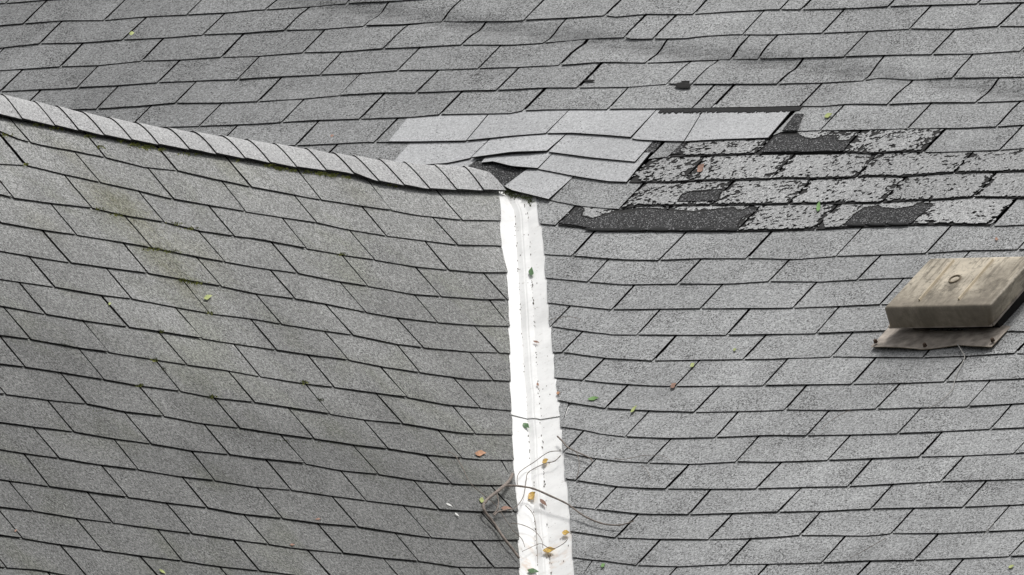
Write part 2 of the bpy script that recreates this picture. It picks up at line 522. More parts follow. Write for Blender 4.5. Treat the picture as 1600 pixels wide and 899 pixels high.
mrows = make_rows('m', MAIN, -330, 1930, 0, 0)
grows = make_rows('g', GABLE, -330, 830, 0, 0)
# the last main course: slots as photographed, line one exposure below
rz = mrows[-1]
mrows.append(Row('Z', rz.us, [v - EXPO for v in rz.vs], [(bp('m', x, 918)[0], 1.0, x) for x in (884, 1027, 1165, 1320, 1466, 1612)]))
more(mrows, 3, True)
more(mrows, 3, False)
more(grows, 3, False)
top = Row('top', *zip(*[bp('g', x, y) for x, y in dense([(-330, 108), (0, 172), (85, 188), (225, 214), (400, 242), (550, 262), (670, 287), (750, 290), (810, 291)])]), [])
grows.insert(0, top)


def fill(sl, u0, u1):
    sl = sorted(sl)
    while sl[0][0] > u0:
        sl.insert(0, (sl[0][0] - TAB, 1.0, -999))
    while sl[-1][0] < u1:
        sl.append((sl[-1][0] + TAB, 1.0, 9999))
    return sl


def tab_mesh(pl, row, up, ul, ur, sl_, sr_, name, mats, parent, lift=0.0044, thick=0.0027, tuck=0.014, nu=8, nv=5, shear=(0, 0), base=0.003, label=None,
             clip=None, force=None, ret=False):
    """one shingle tab between two slots; ul/ur left and right slot at the bottom edge"""
    sl_, sr_ = (1 + (sl_ - 1) * .5 if sl_ > 1 else sl_), (1 + (sr_ - 1) * .5 if sr_ > 1 else sr_)
    gl, gr = 0.0040 * sl_ * random.uniform(.75, 1.2), 0.0040 * abs(sr_) * random.uniform(.75, 1.2)
    seed = random.random() * 100
    vb0 = row.v(ul)
    lt = ul + shear[0]
    rt = ur + shear[1]
    b0, b1 = ul + gl, ur - gr
    t0, t1 = lt + gl * (1.0 if sl_ < 2 else 1.1), rt - gr
    if clip:
        side, fn = clip
        if side == 'l':
            b0 = max(b0, fix(fn, row))
            t0 = max(t0, fn(up.v(fix(fn, up)) + tuck))
            b1 = max(b1, b0 + .001)
        else:
            tc = fn(up.v(fix(fn, up)) + tuck)
            if sr_ < 0:
                b1, t1 = fix(fn, row), tc
            else:
                b1, t1 = min(b1, fix(fn, row)), min(t1, tc)
            b0 = min(b0, b1 - 0.002)
        if b1 - b0 < 0.001 and t1 - t0 < 0.004:
            return None
    dl = lift * random.uniform(0.85, 1.2)
    dlr = random.uniform(-0.0012, 0.0012)
    P, Q = [], []
    for i in range(nu + 1):
        s = i / nu
        ub = b0 + (b1 - b0) * s
        ut = t0 + (t1 - t0) * s
        vb = row.v(ub) + 0.0009 * noise.noise(Vector((ub * 45, seed, 0))) + 0.0006 * noise.noise(Vector((ub * 140, seed, 0)))
        vt = up.v(ut) + tuck
        rp, rq = [], []
        for j in range(nv + 1):
            t = j / nv
            e = 0.0020 * noise.noise(Vector((t * 5, seed + (i > nu / 2) * 9, 7))) if i in (0, nu) else 0
            if clip and 0 < j < nv and i == (0 if clip[0] == 'l' else nu) and abs((b0 if i == 0 else b1) - fix(clip[1], row)) < .003:
                e += 0.0045 * noise.noise(Vector((seed, t * 9 + row.vs[0] * 50, 3)))
            u = ub + (ut - ub) * t + e
            v = vb + (vt - vb) * t
            h = base + (dl + dlr * (s - .5)) * (1 - t) + 0.0008 * noise.noise(Vector((u * 11, v * 11, seed)))
            rp.append(wp(pl, u, v, h))
            rq.append(wp(pl, u, v, h - thick))
        P.append(rp)
        Q.append(rq)
    if ret:
        return P
    vs, fs, mi = grid_slab(P, Q, nu, nv)
    iv = seen([P[0][0], P[nu][0], P[0][nv - 1], P[nu][nv - 1], P[nu // 2][1]]) if force is None else force
    o = emit(name, vs, fs, mi, mats, parent, label, iv)
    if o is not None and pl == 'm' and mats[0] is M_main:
        gr_ = []  # weight of the darker band along the trough
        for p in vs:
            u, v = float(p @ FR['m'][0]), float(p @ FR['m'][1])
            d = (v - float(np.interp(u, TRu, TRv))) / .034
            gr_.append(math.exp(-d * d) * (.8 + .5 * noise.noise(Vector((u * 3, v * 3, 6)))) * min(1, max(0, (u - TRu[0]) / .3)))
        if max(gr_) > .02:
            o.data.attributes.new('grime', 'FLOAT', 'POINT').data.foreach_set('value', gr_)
    return o


def crusted(name, row):
    return None


# holes in the worn courses, traced as outlines on the roof (photo pixels -> roof plane)
HOLES = [
    [(872, 351), (905, 322), (911, 326), (909, 338), (925, 343), (945, 336), (962, 329), (978, 327), (1010, 325), (1050, 328), (1080, 331), (1110, 328), (1145, 324), (1155, 331), (1176, 320), (1183, 329), (1160, 341), (1154, 352), (1155, 362), (940, 362), (905, 356)],
    [(1320, 354), (1336, 335), (1350, 325), (1372, 321), (1375, 325), (1400, 327), (1425, 323), (1435, 317), (1457, 319), (1450, 329), (1437, 338), (1426, 352), (1372, 352)],
    [(1060, 317), (1066, 305), (1080, 300), (1127, 297), (1125, 308), (1121, 316), (1085, 317)],
    [(1188, 241), (1199, 226), (1214, 205), (1244, 207), (1252, 214), (1268, 219), (1290, 212), (1305, 213), (1309, 221), (1330, 220), (1325, 229), (1318, 240), (1200, 241)],
    [(1046, 243), (1057, 232), (1066, 222), (1072, 226), (1062, 236), (1068, 243)],
]
HUV = [[bp('m', x, y, 0.006) for x, y in h] for h in HOLES]


def inside(poly, u, v):
    c = False
    n = len(poly)
    for i in range(n):
        a, b = poly[i], poly[i - 1]
        if (a[1] > v) != (b[1] > v) and u < (b[0] - a[0]) * (v - a[1]) / (b[1] - a[1]) + a[0]:
            c = not c
    return c


def pdist(poly, u, v):
    d = 9
    for i in range(len(poly)):
        a, b = poly[i], poly[i - 1]
        dx, dy = b[0] - a[0], b[1] - a[1]
        t = max(0, min(1, ((u - a[0]) * dx + (v - a[1]) * dy) / (dx * dx + dy * dy + 1e-12)))
        d = min(d, math.hypot(a[0] + dx * t - u, a[1] + dy * t - v))
    return d


def sheet(name, P, keep, hoff, depth, mats, parent, cell, label=None, kind=None):
    """a thin crust on the bilinear patch P(s, t) -> (u, v, h): keep(u, v, s, t) decides each cell; open edges get a skirt"""
    n, m = cell
    uv = [[P(i / n, j / m) for j in range(m + 1)] for i in range(n + 1)]
    on = [[keep(*P((i + .5) / n, (j + .5) / m)[:2], (i + .5) / n, (j + .5) / m) for j in range(m)] for i in range(n)]
    vid, vs, fs, mi = {}, [], [], []

    def V(i, j, low):
        k = (i, j, low)
        if k not in vid:
            vid[k] = len(vs)
            u, v, h = uv[i][j]
            jit = Vector((u * 400, v * 400, 3))
            u += 0.0009 * noise.noise(jit)
            v += 0.0009 * noise.noise(jit + Vector((9, 9, 9)))
            vs.append(wp('m', u, v, h + hoff - (depth if low else 0)))
        return vid[k]
    for i in range(n):
        for j in range(m):
            if not on[i][j]:
                continue
            fs.append((V(i, j, 0), V(i + 1, j, 0), V(i + 1, j + 1, 0), V(i, j + 1, 0)))
            mi.append(0)
            for di, dj, a, b in ((0, -1, (i, j), (i + 1, j)), (1, 0, (i + 1, j), (i + 1, j + 1)), (0, 1, (i + 1, j + 1), (i, j + 1)), (-1, 0, (i, j + 1), (i, j))):
                x, y = i + di, j + dj
                if not (0 <= x < n and 0 <= y < m) or not on[x][y]:
                    fs.append((V(*b, 0), V(*a, 0), V(*a, 1), V(*b, 1)))
                    mi.append(1)
    if not vs:
        return None
    return mesh(name, vs, fs, mats, mi, parent, label=label, kind=kind)


def density(x, y):
    """how much of the granule coat has flaked off, by place on the roof"""
    if x < 1120 and y < 285:
        return 0.50
    if y < 245:
        return 0.40
    if x < 1080:
        return 0.40
    return float(np.interp(x, [1100, 1350, 1500, 1620], [0.29, 0.20, 0.13, -0.05])) + (0.06 if y > 320 else 0)


def crumbly(row, up, ul, ur, sl_, sr_, label):
    o = tab_mesh('m', row, up, ul, ur, sl_, sr_, 'shingle', [M_worn, M_edge], main_roof, nu=8, nv=4, label=label)
    st = 0.0032
    n = max(4, int((ur - ul) / st))
    m = max(4, int((up.v((ul + ur) / 2) - row.v((ul + ur) / 2)) / st))
    uo = random.random() * 50

    def P(s, t):
        u = ul + 0.001 + (ur - ul - 0.002) * s
        v = row.v(u) + (up.v(u) + 0.006 - row.v(u)) * t - 0.001
        return u, v, 0.003 + 0.0068 * (1 - t)

    def keep(u, v, s, t):
        du = min(u - ul, ur - u)
        dv = v - row.v(u)
        x, y = px(wp('m', u, v, 0.01))
        D = density(x, y)
        r = noise.noise(Vector((u * 55, v * 55, uo)))
        r2 = noise.noise(Vector((u * 130, v * 130, uo + 4)))
        if du < 0.002 + 0.019 * max(0, 0.42 + 1.4 * r + 0.8 * r2) * (0.9 + 2.2 * D):
            return False
        if dv < 0.001 + 0.009 * max(0, 0.35 + r2 + .9 * r):
            return False
        q = 0.50 * noise.noise(Vector((u * 55 - v * 20, v * 95, uo))) + 0.45 * r2 + .12 * r + 0.25 * noise.noise(Vector((u * 18, v * 18, uo)))
        if q > 0.36 - 0.5 * D:
            return False
        for h in HUV:
            if inside(h, u, v) or pdist(h, u, v) < 0.003 + 0.004 * abs(r2):
                return False
        return True
    c = sheet('granule_crust', P, keep, 0.0016, 0.0022, [M_crust, M_worn], o, (n, m))
    return o


LC = {'crumble': "flaking shingle tab with its granule coat breaking up over black asphalt",
      'new': "newer pale grey replacement shingle tab"}


def sheared(pl):
    a = 0.004
    return (random.uniform(-a, a), random.uniform(-a, a))


for r in range(1, len(mrows)):
    row, up = mrows[r], mrows[r - 1]
    nm = row.name
    below = nm in ('J', 'K', 'L') or (nm[0] in 'MNOPQRSTUVWXYZ')
    umax = bp('m', 1900, 960)[0]
    umin = bp('m', -300, -90)[0] if not below else -0.5
    sl = row.slots
    if nm == 'J':
        umin = sl[2][0] - 0.01
        sl = sl[2:]
    if nm == 'K':
        umin = sl[0][0] - 0.01
    sl = fill(sl, umin, umax)
    shs = {}
    for k in range(len(sl) - 1):
        (ul, g0, x0), (ur, g1, x1) = sl[k], sl[k + 1]
        xm = (x0 + x1) / 2
        if nm == 'H' and 609 <= x0 < 1200 and x1 <= 1200 and x0 > 0:
            continue
        if nm == 'I' and 614 <= x0 < 1012:
            continue
        if nm in 'JK' and len(nm) == 1 and x0 < 850:
            continue
        clip = None
        if nm == 'L' or (nm[0] in 'MNOPQRSTUVWXYZ' and nm != 'top'):
            c0 = fix(cm, row)
            if ur < c0 and ur < fix(cm, up) + .04:
                continue
            if ul < c0 and ul < fix(cm, up) + .04:
                ul = c0 - 1
            if ul < max(c0, fix(cm, up)) + 0.01:
                clip = ('l', cm)
        cr = (nm == 'I' and 1040 < x0 < 1400) or (nm == 'J' and 970 < x0 < 1500) or (nm == 'K' and 960 < x0 < 1530) or (nm == 'L' and 860 < x0 < 1500)
        if cr:
            crumbly(row, up, ul, ur, g0 * 1.3, g1 * 1.3, LC['crumble'])
            continue
        s0 = shs.get(k, random.uniform(-.004, .004))
        s1 = random.uniform(-.004, .004)
        shs[k + 1] = s1
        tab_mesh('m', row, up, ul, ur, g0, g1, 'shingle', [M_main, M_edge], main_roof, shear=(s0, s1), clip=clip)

for r in range(1, len(grows)):
    row, up = grows[r], grows[r - 1]
    umin = min(bp('g', -290, 450)[0], bp('g', -290, 1050)[0], bp('g', -290, 100)[0])
    umx = fix(cg, row)
    sl = sorted(row.slots)
    sl = fill(sl, umin, sl[-1][0])
    # last tab runs to the flashing
    sl = [a for a in sl if a[0] < fix(cg, up) - .004]
    sl.append((9.0, -1.0, 900))
    s1 = 0
    for k in range(len(sl) - 1):
        (ul, g0, x0), (ur, g1, x1) = sl[k], sl[k + 1]
        s0 = s1
        s1 = random.uniform(-.005, .005) if k < len(sl) - 2 else 0
        last = k >= len(sl) - 3
        tab_mesh('g', row, up, ul, ur, g0, g1, 'shingle', [M_gable, M_edge], gable_roof, shear=(s0, s1), clip=('r', cg) if last else None,
                 tuck=0.014 if r > 1 else 0.03, lift=0.0050, thick=0.0030)

# ---- the newer pale tabs laid over the main roof beside the ridge end; bottom and top outlines in photo pixels


def patch(bot, topl, hb, ht, mats, parent, name='shingle', label=None, thick=0.004, nu=10, nv=4, bow=0.0, plane='m', smooth=False):
    def at(pl, s):
        d = [0]
        for a, b in zip(pl, pl[1:]):
            d.append(d[-1] + math.hypot(b[0] - a[0], b[1] - a[1]))
        return float(np.interp(s * d[-1], d, [p[0] for p in pl])), float(np.interp(s * d[-1], d, [p[1] for p in pl]))
    P, Q = [], []
    for i in range(nu + 1):
        s = i / nu
        b = bp(plane, *at(bot, s), hb if not callable(hb) else hb(s))
        t = bp(plane, *at(topl, s), ht)
        rp, rq = [], []
        for j in range(nv + 1):
            q = j / nv
            u, v = b[0] + (t[0] - b[0]) * q, b[1] + (t[1] - b[1]) * q
            H0 = hb if not callable(hb) else hb(s)
            h = H0 + (ht - H0) * q + bow * math.sin(math.pi * s) * math.sin(math.pi * min(1, q + .2))
            rp.append(wp(plane, u, v, h))
            rq.append(wp(plane, u, v, h - thick))
        P.append(rp)
        Q.append(rq)
    vs, fs, mi = grid_slab(P, Q, nu, nv)
    return mesh(name, vs, fs, mats, mi, parent, label=label, smooth=smooth)


NEW = [M_new, M_edge]
nl = LC['new']
patch([(607, 221), (650, 221), (728, 219.5)], [(642, 178), (766, 174)], .0095, .003, NEW, main_roof, label=nl)
patch([(730, 219), (800, 212), (852.5, 208)], [(768, 174), (893, 168)], .0095, .003, NEW, main_roof, label=nl)
patch([(855, 208), (895, 207.5), (950, 211), (985, 214)], [(894, 168), (1032, 164)], .0100, .003, NEW, main_roof, label=nl)
patch([(987, 216), (996, 218), (1050, 220.5), (1068, 220.5)], [(1033, 164), (1103, 164)], .0090, .0025, NEW, main_roof, label=nl)
patch([(1070, 220.5), (1125, 217.5), (1200, 215)], [(1104, 164), (1246, 161)], .0105, .003, NEW, main_roof, label=nl)
patch([(636, 276), (690, 276), (748, 274)], [(672, 240), (720, 236), (788, 230)], .006, .0015, NEW, main_roof, label="pale replacement shingle tab half hidden behind the ridge cap")
patch([(612, 256), (660, 257.5), (700, 254.5), (734, 247)], [(648, 215), (771, 211)], .0085, .0020, NEW, main_roof, label=nl)
patch([(736, 246), (800, 237), (854, 235.5)], [(773, 211), (893, 202)], lambda s: .0125 + .008 * math.sin(math.pi * s), .0020, NEW, main_roof, label="pale replacement shingle tab lifting along its lower edge")
patch([(857, 237), (925, 246), (992, 252.5)], [(894, 202), (985, 207), (1027, 213)], .0105, .0022, NEW, main_roof, label=nl)
patch([(752, 254), (770, 252), (800, 259.5), (840, 262.5)], [(768, 233), (800, 230), (872, 230)], lambda s: .012 + .006 * math.sin(3 * s), .002, NEW, main_roof, label="short pale shingle tab bent over the valley end")
patch([(841, 264), (904, 276), (950, 283), (979, 284)], [(873, 230), (925, 238), (1022, 231)], .0100, .0022, NEW, main_roof, label=nl)
patch([(788, 291), (800, 297), (857, 311)], [(834, 257), (905, 268)], lambda s: .020 - .006 * s, .003, NEW, main_roof, label="pale shingle tab curling over the head of the valley flashing")
# bent black-granule piece exposed at the ridge end
patch([(732, 259), (760, 275), (790, 293), (797, 290)], [(745, 250), (770, 246), (802, 252), (840, 260)], .007, .004, [M_bare, M_edge], main_roof, 'bare_patch',
      "bare dark shingle layer exposed between ridge cap and pale tabs")
patch([(1006, 238), (1021, 238)], [(1017, 218), (1037, 218)], .004, .003, [M_bare, M_edge], main_roof, 'bare_patch', nu=4, nv=3)
patch([(1222, 204), (1246, 203.5)], [(1242, 178), (1256, 178)], .0112, .0078, [M_bare, M_edge], main_roof, 'bare_patch', nu=4, nv=3, thick=.001)
0 and patch([(1218, 206), (1180, 247)], [(1236, 206), (1205, 247)], .003, .003, [M_bare, M_edge], main_roof, 'bare_patch', nu=4, nv=2, thick=.002)
# the slots of the main course K tab next to the patch
# dark granule surface inside the holes
for hi, h in enumerate(HOLES):
    poly = HUV[hi]
    us = [p[0] for p in poly]
    vv = [p[1] for p in poly]
    u0, u1, v0, v1 = min(us), max(us), min(vv), max(vv)
    rowL = {0: 'L', 1: 'L', 2: 'K', 3: 'I', 4: 'I'}[hi]
    ri = [i for i, r_ in enumerate(mrows) if r_.name == rowL][0]
    ra, rb = mrows[ri], mrows[ri - 1]

    def P(s, t, u0=u0, u1=u1, v0=v0, v1=v1, ra=ra, rb=rb):
        u, v = u0 + (u1 - u0) * s, v0 + (v1 - v0) * t
        q = (v - ra.v(u)) / (rb.v(u) - ra.v(u))
        return u, v, 0.003 + 0.0080 * (1 - q)

    def keep(u, v, s, t, poly=poly, ra=ra):
        return inside(poly, u, v) and pdist(poly, u, v) > 0.0022 + 0.002 * noise.noise(Vector((u * 90, v * 90, 0))) and v > ra.v(u) + 0.002
    sheet('bare_patch', P, keep, 0.0002, 0.0012, [M_bare, M_edge], main_roof, (max(6, int((u1 - u0) / .0034)), max(6, int((v1 - v0) / .0034))),
          label="dark bare patch where the shingle tab has torn away")

# self-seal tar dashes along the torn course and the tar band above the pale tabs


def lens(x0, x1, y0, y1, hgt, h0, name, parent, mat):
    n = 12
    c = bp('m', (x0 + x1) / 2, (y0 + y1) / 2, h0)
    P, low = [], []
    for k in range(n):
        a = 2 * math.pi * k / n
        jx = 1 + 0.12 * noise.noise(Vector((k * 1.3, x0, 0)))
        ex = abs(math.cos(a)) ** 0.8 * (1 if math.cos(a) > 0 else -1)
        x = (x0 + x1) / 2 + (x1 - x0) / 2 * ex * jx
        y = (y0 + y1) / 2 + (y1 - y0) / 2 * math.sin(a) * jx
        u, v = bp('m', x, y, h0)
        P.append(wp('m', u, v, h0))
        uu, v_ = c[0] + (u - c[0]) * .8, c[1] + (v - c[1]) * .6
        low.append(wp('m', uu, v_, h0 + hgt))
    vs = P + low
    fs = [(k, (k + 1) % n, n + (k + 1) % n, n + k) for k in range(n)] + [tuple(range(n, 2 * n)), tuple(range(n))[::-1]]
    mesh(name, vs, fs, [mat], None, parent)


for (a, b) in ((912, 974), (976, 1011), (1014, 1050), (1051, 1088), (1091, 1123), (1127, 1156)):
    lens(a, b, 355 + (a < 950), 361, .0015, .0095, 'tar_dash', main_roof, M_tar)
for (a, b) in ((1321, 1352), (1355, 1384), (1388, 1420)):
    lens(a, b, 349 - (a - 1320) * .02, 353.5 - (a - 1320) * .02, .0015, .0105, 'tar_dash', main_roof, M_tar)
for (a, b, c, d) in ((1054, 1080, 128.5, 138), (912, 930, 124.5, 128), (1064, 1078, 126, 129)):
    lens(a, b, c, d, .001, .0100, 'tar_dash', main_roof, M_edge)

A0, A1 = bp('m', 1030, 172, .009), bp('m', 1250, 169, .009)


def Pt(s, t):
    u = A0[0] + (A1[0] - A0[0]) * s
    v = A0[1] + (A1[1] - A0[1]) * s
    return u, v + 0.012 - 0.030 * t, .0055


sheet('tar_strip', Pt, lambda u, v, s, t: t < 0.72 + 0.35 * noise.noise(Vector((u * 120, v * 60, 0))) and t < 2 + s, 0.001, 0.002, [M_tar, M_edge], main_roof, (150, 12),
      label="black tar strip along the top of the pale replacement tabs")

# ---- decks under the shingles, cut where the two slopes meet


def deck(pl, u0, u1, v0, v1, st, parent, ok):
    n, m = int((u1 - u0) / st), int((v1 - v0) / st)
    vs, fs = [], []
    for i in range(n + 1):
        for j in range(m + 1):
            u, v = u0 + st * i, v0 + st * j
            vs.append(wp(pl, u, v, -0.017))
    for i in range(n):
        for j in range(m):
            if ok(u0 + st * (i + .5), v0 + st * (j + .5)):
                fs.append((i * (m + 1) + j, (i + 1) * (m + 1) + j, (i + 1) * (m + 1) + j + 1, i * (m + 1) + j + 1))
    mesh('underlayment', vs, fs, [M_under], None, parent)


deck('m', -3.2, 3.4, -2.8, 2.0, .04, main_roof, lambda u, v: v * math.cos(P1) > -abs(u) - .10)
deck('g', -4.2, 0.15, -3.0, 0.0, .06, gable_roof, lambda u, v: v * math.cos(P2) > u - .10)
# far slope of the gable, out of sight behind the ridge
vs = [(0, 0.02, -.012), (0, -4.2, -.012), (-2.2, -4.2, -2.2 * math.tan(P2) - .012), (-2.2, -2.2, -2.2 * math.tan(P2) - .012)]
vs = [np.array(v) for v in vs]
vs += [v - np.array([0, 0, .02]) for v in vs]
mesh('far_slope', vs, [(0, 1, 2, 3), (7, 6, 5, 4), (0, 4, 5, 1), (1, 5, 6, 2), (2, 6, 7, 3), (3, 7, 4, 0)], [M_gable], None, gable_roof)

# ---- ridge cap
RT = [(-200, 108), (0, 149), (80, 166), (160, 184), (250, 200.5), (400, 222), (467, 232), (507, 239), (580, 249), (650, 257.5), (727, 262), (760, 268)]
RL = [(-200, 139), (0, 180), (85, 197), (162, 212), (225, 223), (300, 235), (400, 251), (462, 262), (550, 271), (590, 284), (670, 296), (750, 298), (790, 297.5), (830, 298)]
top3 = []
for x, y in dense(RT, 15):
    d = ray(x, y)
    k = -CPOS[0] / d[0]
    p = CPOS + d * k
    top3.append((p[1], p[2]))
low3 = []
for x, y in dense(RL, 15):
    u, v = bp('g', x, y, 0.016)
    low3.append((u, v))
JB = [-170, -128, -85, -43, -6, 34, 85, 122, 162, 205, 247, 295, 337, 382, 421, 463, 509, 552, 592, 631, 671, 713, 755, 791]
ys_ = [bp('g', x, float(np.interp(x, [p[0] for p in RL], [p[1] for p in RL])), 0.016)[0] for x in JB]
ridge_board = mesh('ridge_cap', [np.array(p) for p in [(-.03, -4.2, -.05), (.03, -4.2, -.05), (0, -4.2, -.02), (-.03, -.02, -.05), (.03, -.02, -.05), (0, -.02, -.02)]],
                   [(0, 1, 2), (5, 4, 3), (0, 3, 4, 1), (1, 4, 5, 2), (2, 5, 3, 0)], [M_under], None, gable_roof)


def cap_section(y, lift, n=9, skew=0.0):
    yb = y
    y = yb - skew
    zt = float(np.interp(y, [a[0] for a in top3], [a[1] for a in top3])) + lift
    v = float(np.interp(yb, [a[0] for a in low3], [a[1] for a in low3]))
    L = wp('g', yb, v, 0.016 + lift)
    Np = FR['g'][2]
    # where the slope line through L reaches the crest height
    cx = L[0] - (zt - L[2]) / math.tan(P2)
    cx = max(cx, 0.012)
    pts = []
    T = np.array([0, y, zt])
    C = np.array([cx, y, zt])
    for i in range(n + 1):
        t = i / n
        pts.append(L * (1 - t) ** 2 + C * 2 * t * (1 - t) + T * t * t)
    far = [np.array([-p[0], p[1], p[2]]) for p in pts[:-1]][::-1]
    return pts + far


for k in range(len(ys_) - 1):
    y0, y1 = ys_[k], ys_[k + 1]
    if k == len(ys_) - 2:
        y1 = ys_[k + 1] - 0.012
    ye = y1 + 0.012
    sk0, sk1 = [float(np.interp(q, [16, 18, 20, 22, 23], [0, .014, .022, .030, .045])) for q in (k, k + 1)]
    P, Q = [], []
    for a in range(4):
        t = a / 3
        y = y0 + (ye - y0) * t
        lift = 0.0045 * (1 - t) + random.uniform(0, .0008)
        s = cap_section(y, lift, 9, sk0 + (sk1 - sk0) * t)
        c = np.array([0, y, s[len(s) // 2][2] - .35])
        q = []
        for p in s:
            d = (p - c)
            d /= np.linalg.norm(d)
            q.append(p - d * 0.0042)
        # the cap hangs a little past square at its lower corner
        P.append(s)
        Q.append(q)
    vs, fs, mi = grid_slab(P, Q, 3, len(P[0]) - 1)
    fs = [f[::-1] for f in fs]
    iv = seen([P[0][0], P[3][0], P[0][9], P[3][9]])
    if iv:
        mesh('cap_shingle', vs, fs, [M_cap, M_edge], mi, ridge_board, smooth=False)
    else:
        emit('cap_shingle', vs, fs, mi, [M_cap, M_edge], gable_roof, None, False)

for (pn, mn), (vs, fs, mi, mats, parent) in STUFF.items():
    mesh('shingle_field', vs, fs, mats, mi, parent, kind='stuff')

# ------------------------------------------------------------ valley flashing
def flashing_mat():
    m, t, b = new_mat("white_painted_metal")
    pos = N(t, "ShaderNodeNewGeometry").outputs["Position"]
    n1 = noi(t, pos, 5, 4, 0.7)
    n2 = noi(t, pos, 60, 4, 0.75)
    n3 = noi(t, pos, 160, 2, 0.6)
    c = mul(t, (0.85, 0.85, 0.84), ramp(t, n1, [(0.35, 0.80), (0.6, 1.0)]))
    c = mul(t, c, (0.40, 0.37, 0.32), ramp(t, n2, [(0.60, 0.0), (0.74, 0.55)]), 'MIX')
    c = mul(t, c, (0.18, 0.16, 0.13), ramp(t, n3, [(0.68, 0.0), (0.76, 0.7)]), 'MIX')
    # rust wash low down
    sx = N(t, "ShaderNodeSeparateXYZ")
    t.links.new(pos, sx.inputs[0])
    z = ramp(t, N(t, "ShaderNodeMapRange").outputs[0], [(0, 0.0), (1, 1.0)])
    mr = [n for n in t.nodes if n.type == 'MAP_RANGE'][0]
    mr.inputs["From Min"].default_value = -1.06
    mr.inputs["From Max"].default_value = -1.22
    t.links.new(sx.outputs[2], mr.inputs["Value"])
    rn = noi(t, pos, 22, 3, 0.6)
    rr = mul(t, z, ramp(t, rn, [(0.50, 0.0), (0.66, 0.55)]))
    c = mul(t, c, (0.50, 0.30, 0.15), rr, 'MIX')
    t.links.new(c, b.inputs["Base Color"])
    b.inputs["Roughness"].default_value = 0.45
    bu = N(t, "ShaderNodeBump")
    bu.inputs["Strength"].default_value = 0.25
    bu.inputs["Distance"].default_value = 0.004
    t.links.new(noi(t, pos, 14, 3, 0.5), bu.inputs["Height"])
    t.links.new(bu.outputs[0], b.inputs["Normal"])
    return m


M_white = flashing_mat()
M_dirt = plain("crease_dirt", (0.10, 0.085, 0.065), 0.95, 0.4, 200)
flash = empty("valley_flashing", vfirst(836, 650), "white painted metal flashing strip running down the valley between the two roof slopes", "flashing")
C1 = [(790, 300), (804, 330), (811, 450), (817.5, 560), (824, 650), (831, 760), (839, 870), (846, 1000)]
AP = [(802, 300), (815, 330), (822, 450), (828, 560), (835.5, 650), (842, 760), (849, 870), (856, 1000)]
C2 = [(812, 300), (824, 330), (832, 450), (838, 560), (845, 650), (851, 760), (859, 870), (867, 1000)]


def xat(pl, y):
    return float(np.interp(y, [p[1] for p in pl], [p[0] for p in pl]))


def section(y, lift):
    """five folds and the two hidden flanges at photo height y (each fold where the trough is met)"""
    e = FR['g'][1]
    e2 = FR['m'][0]
    lx, rx = xat(ML, y), xat(MR, y)
    wob = 1.2 * noise.noise(Vector((y * .03, 1, 0)))
    L = vfirst(lx - 1, y - 5, .0015 + lift)
    R = vfirst(rx + 1, y - 3, .0015 + lift)
    U, V, Nn = FR['g']
    L2 = L + V * 0.05 - U * 0.01 - Nn * 0.008
    R2 = R + np.array([0.05, 0, 0]) - FR['m'][2] * 0.008
    c1 = vfirst(xat(C1, y) + wob, y + 1, .001 + lift)
    c2 = vfirst(xat(C2, y) + wob, y + 2, .001 + lift)
    nrm = (FR['g'][2] + FR['m'][2])
    nrm /= np.linalg.norm(nrm)
    m = (c1 + c2) / 2
    hb = 0.0022
    a = m + nrm * hb
    # slide the apex along the metal so that it lies over its traced line
    l1 = L + (c1 - L) * .5 + nrm * (0.0015 * noise.noise(Vector((y * .02, 4, 0))))
    r1 = R + (c2 - R) * .5 + nrm * (0.0015 * noise.noise(Vector((y * .02, 9, 0))))
    return [L2, L, l1, c1, c1 + (a - c1) * .8 + nrm * .001, a, c2 + (a - c2) * .8 + nrm * .001, c2, r1, R, R2]


def strip(name, y0, y1, lift0, lift1, edge=None, label=None):
    n = int((y1 - y0) / 9)
    P, Q = [], []
    nrm = (FR['g'][2] + FR['m'][2])
    nrm /= np.linalg.norm(nrm)
    for i in range(n + 1):
        y = y0 + (y1 - y0) * i / n
        s = section(y, lift0 + (lift1 - lift0) * i / n)
        P.append(s)
        Q.append([p - nrm * 0.0012 for p in s])
    vs, fs, mi = grid_slab(P, Q, n, len(P[0]) - 1)
    fs = [f[::-1] for f in fs]
    return mesh(name, vs, fs, [M_white, M_white], mi, flash, label=label)


strip('metal_sheet', 652, 990, 0.0, 0.0)
strip('metal_sheet', 300, 653, 0.0012, 0.0030)
# dirt specks caught in the folds
vs, fs = [], []
for k in range(300):
    y = random.uniform(320, 899)
    c = random.choice([C1, C2, C2])
    x = xat(c, y) + random.gauss(0, 0.9) if random.random() < .8 else random.uniform(xat(ML, y) + 4, xat(MR, y) - 4)
    if noise.noise(Vector((y * .05, c[0][0], 0))) < 0.02 - .25 * random.random():
        continue
    p = vfirst(x, y, .0042)
    r = random.uniform(.0008, .0024)
    o = len(vs)
    a = random.random() * 6
    for q in range(5):
        vs.append(p + (CR * math.cos(a + q * 1.257) * r * .6 + CU * math.sin(a + q * 1.257) * r * 1.5))
    vs.append(p - CF * .002)
    fs += [(o + q, o + (q + 1) % 5, o + 5) for q in range(5)]
mesh('crease_dirt', vs, fs, [M_dirt], None, flash, kind='stuff')

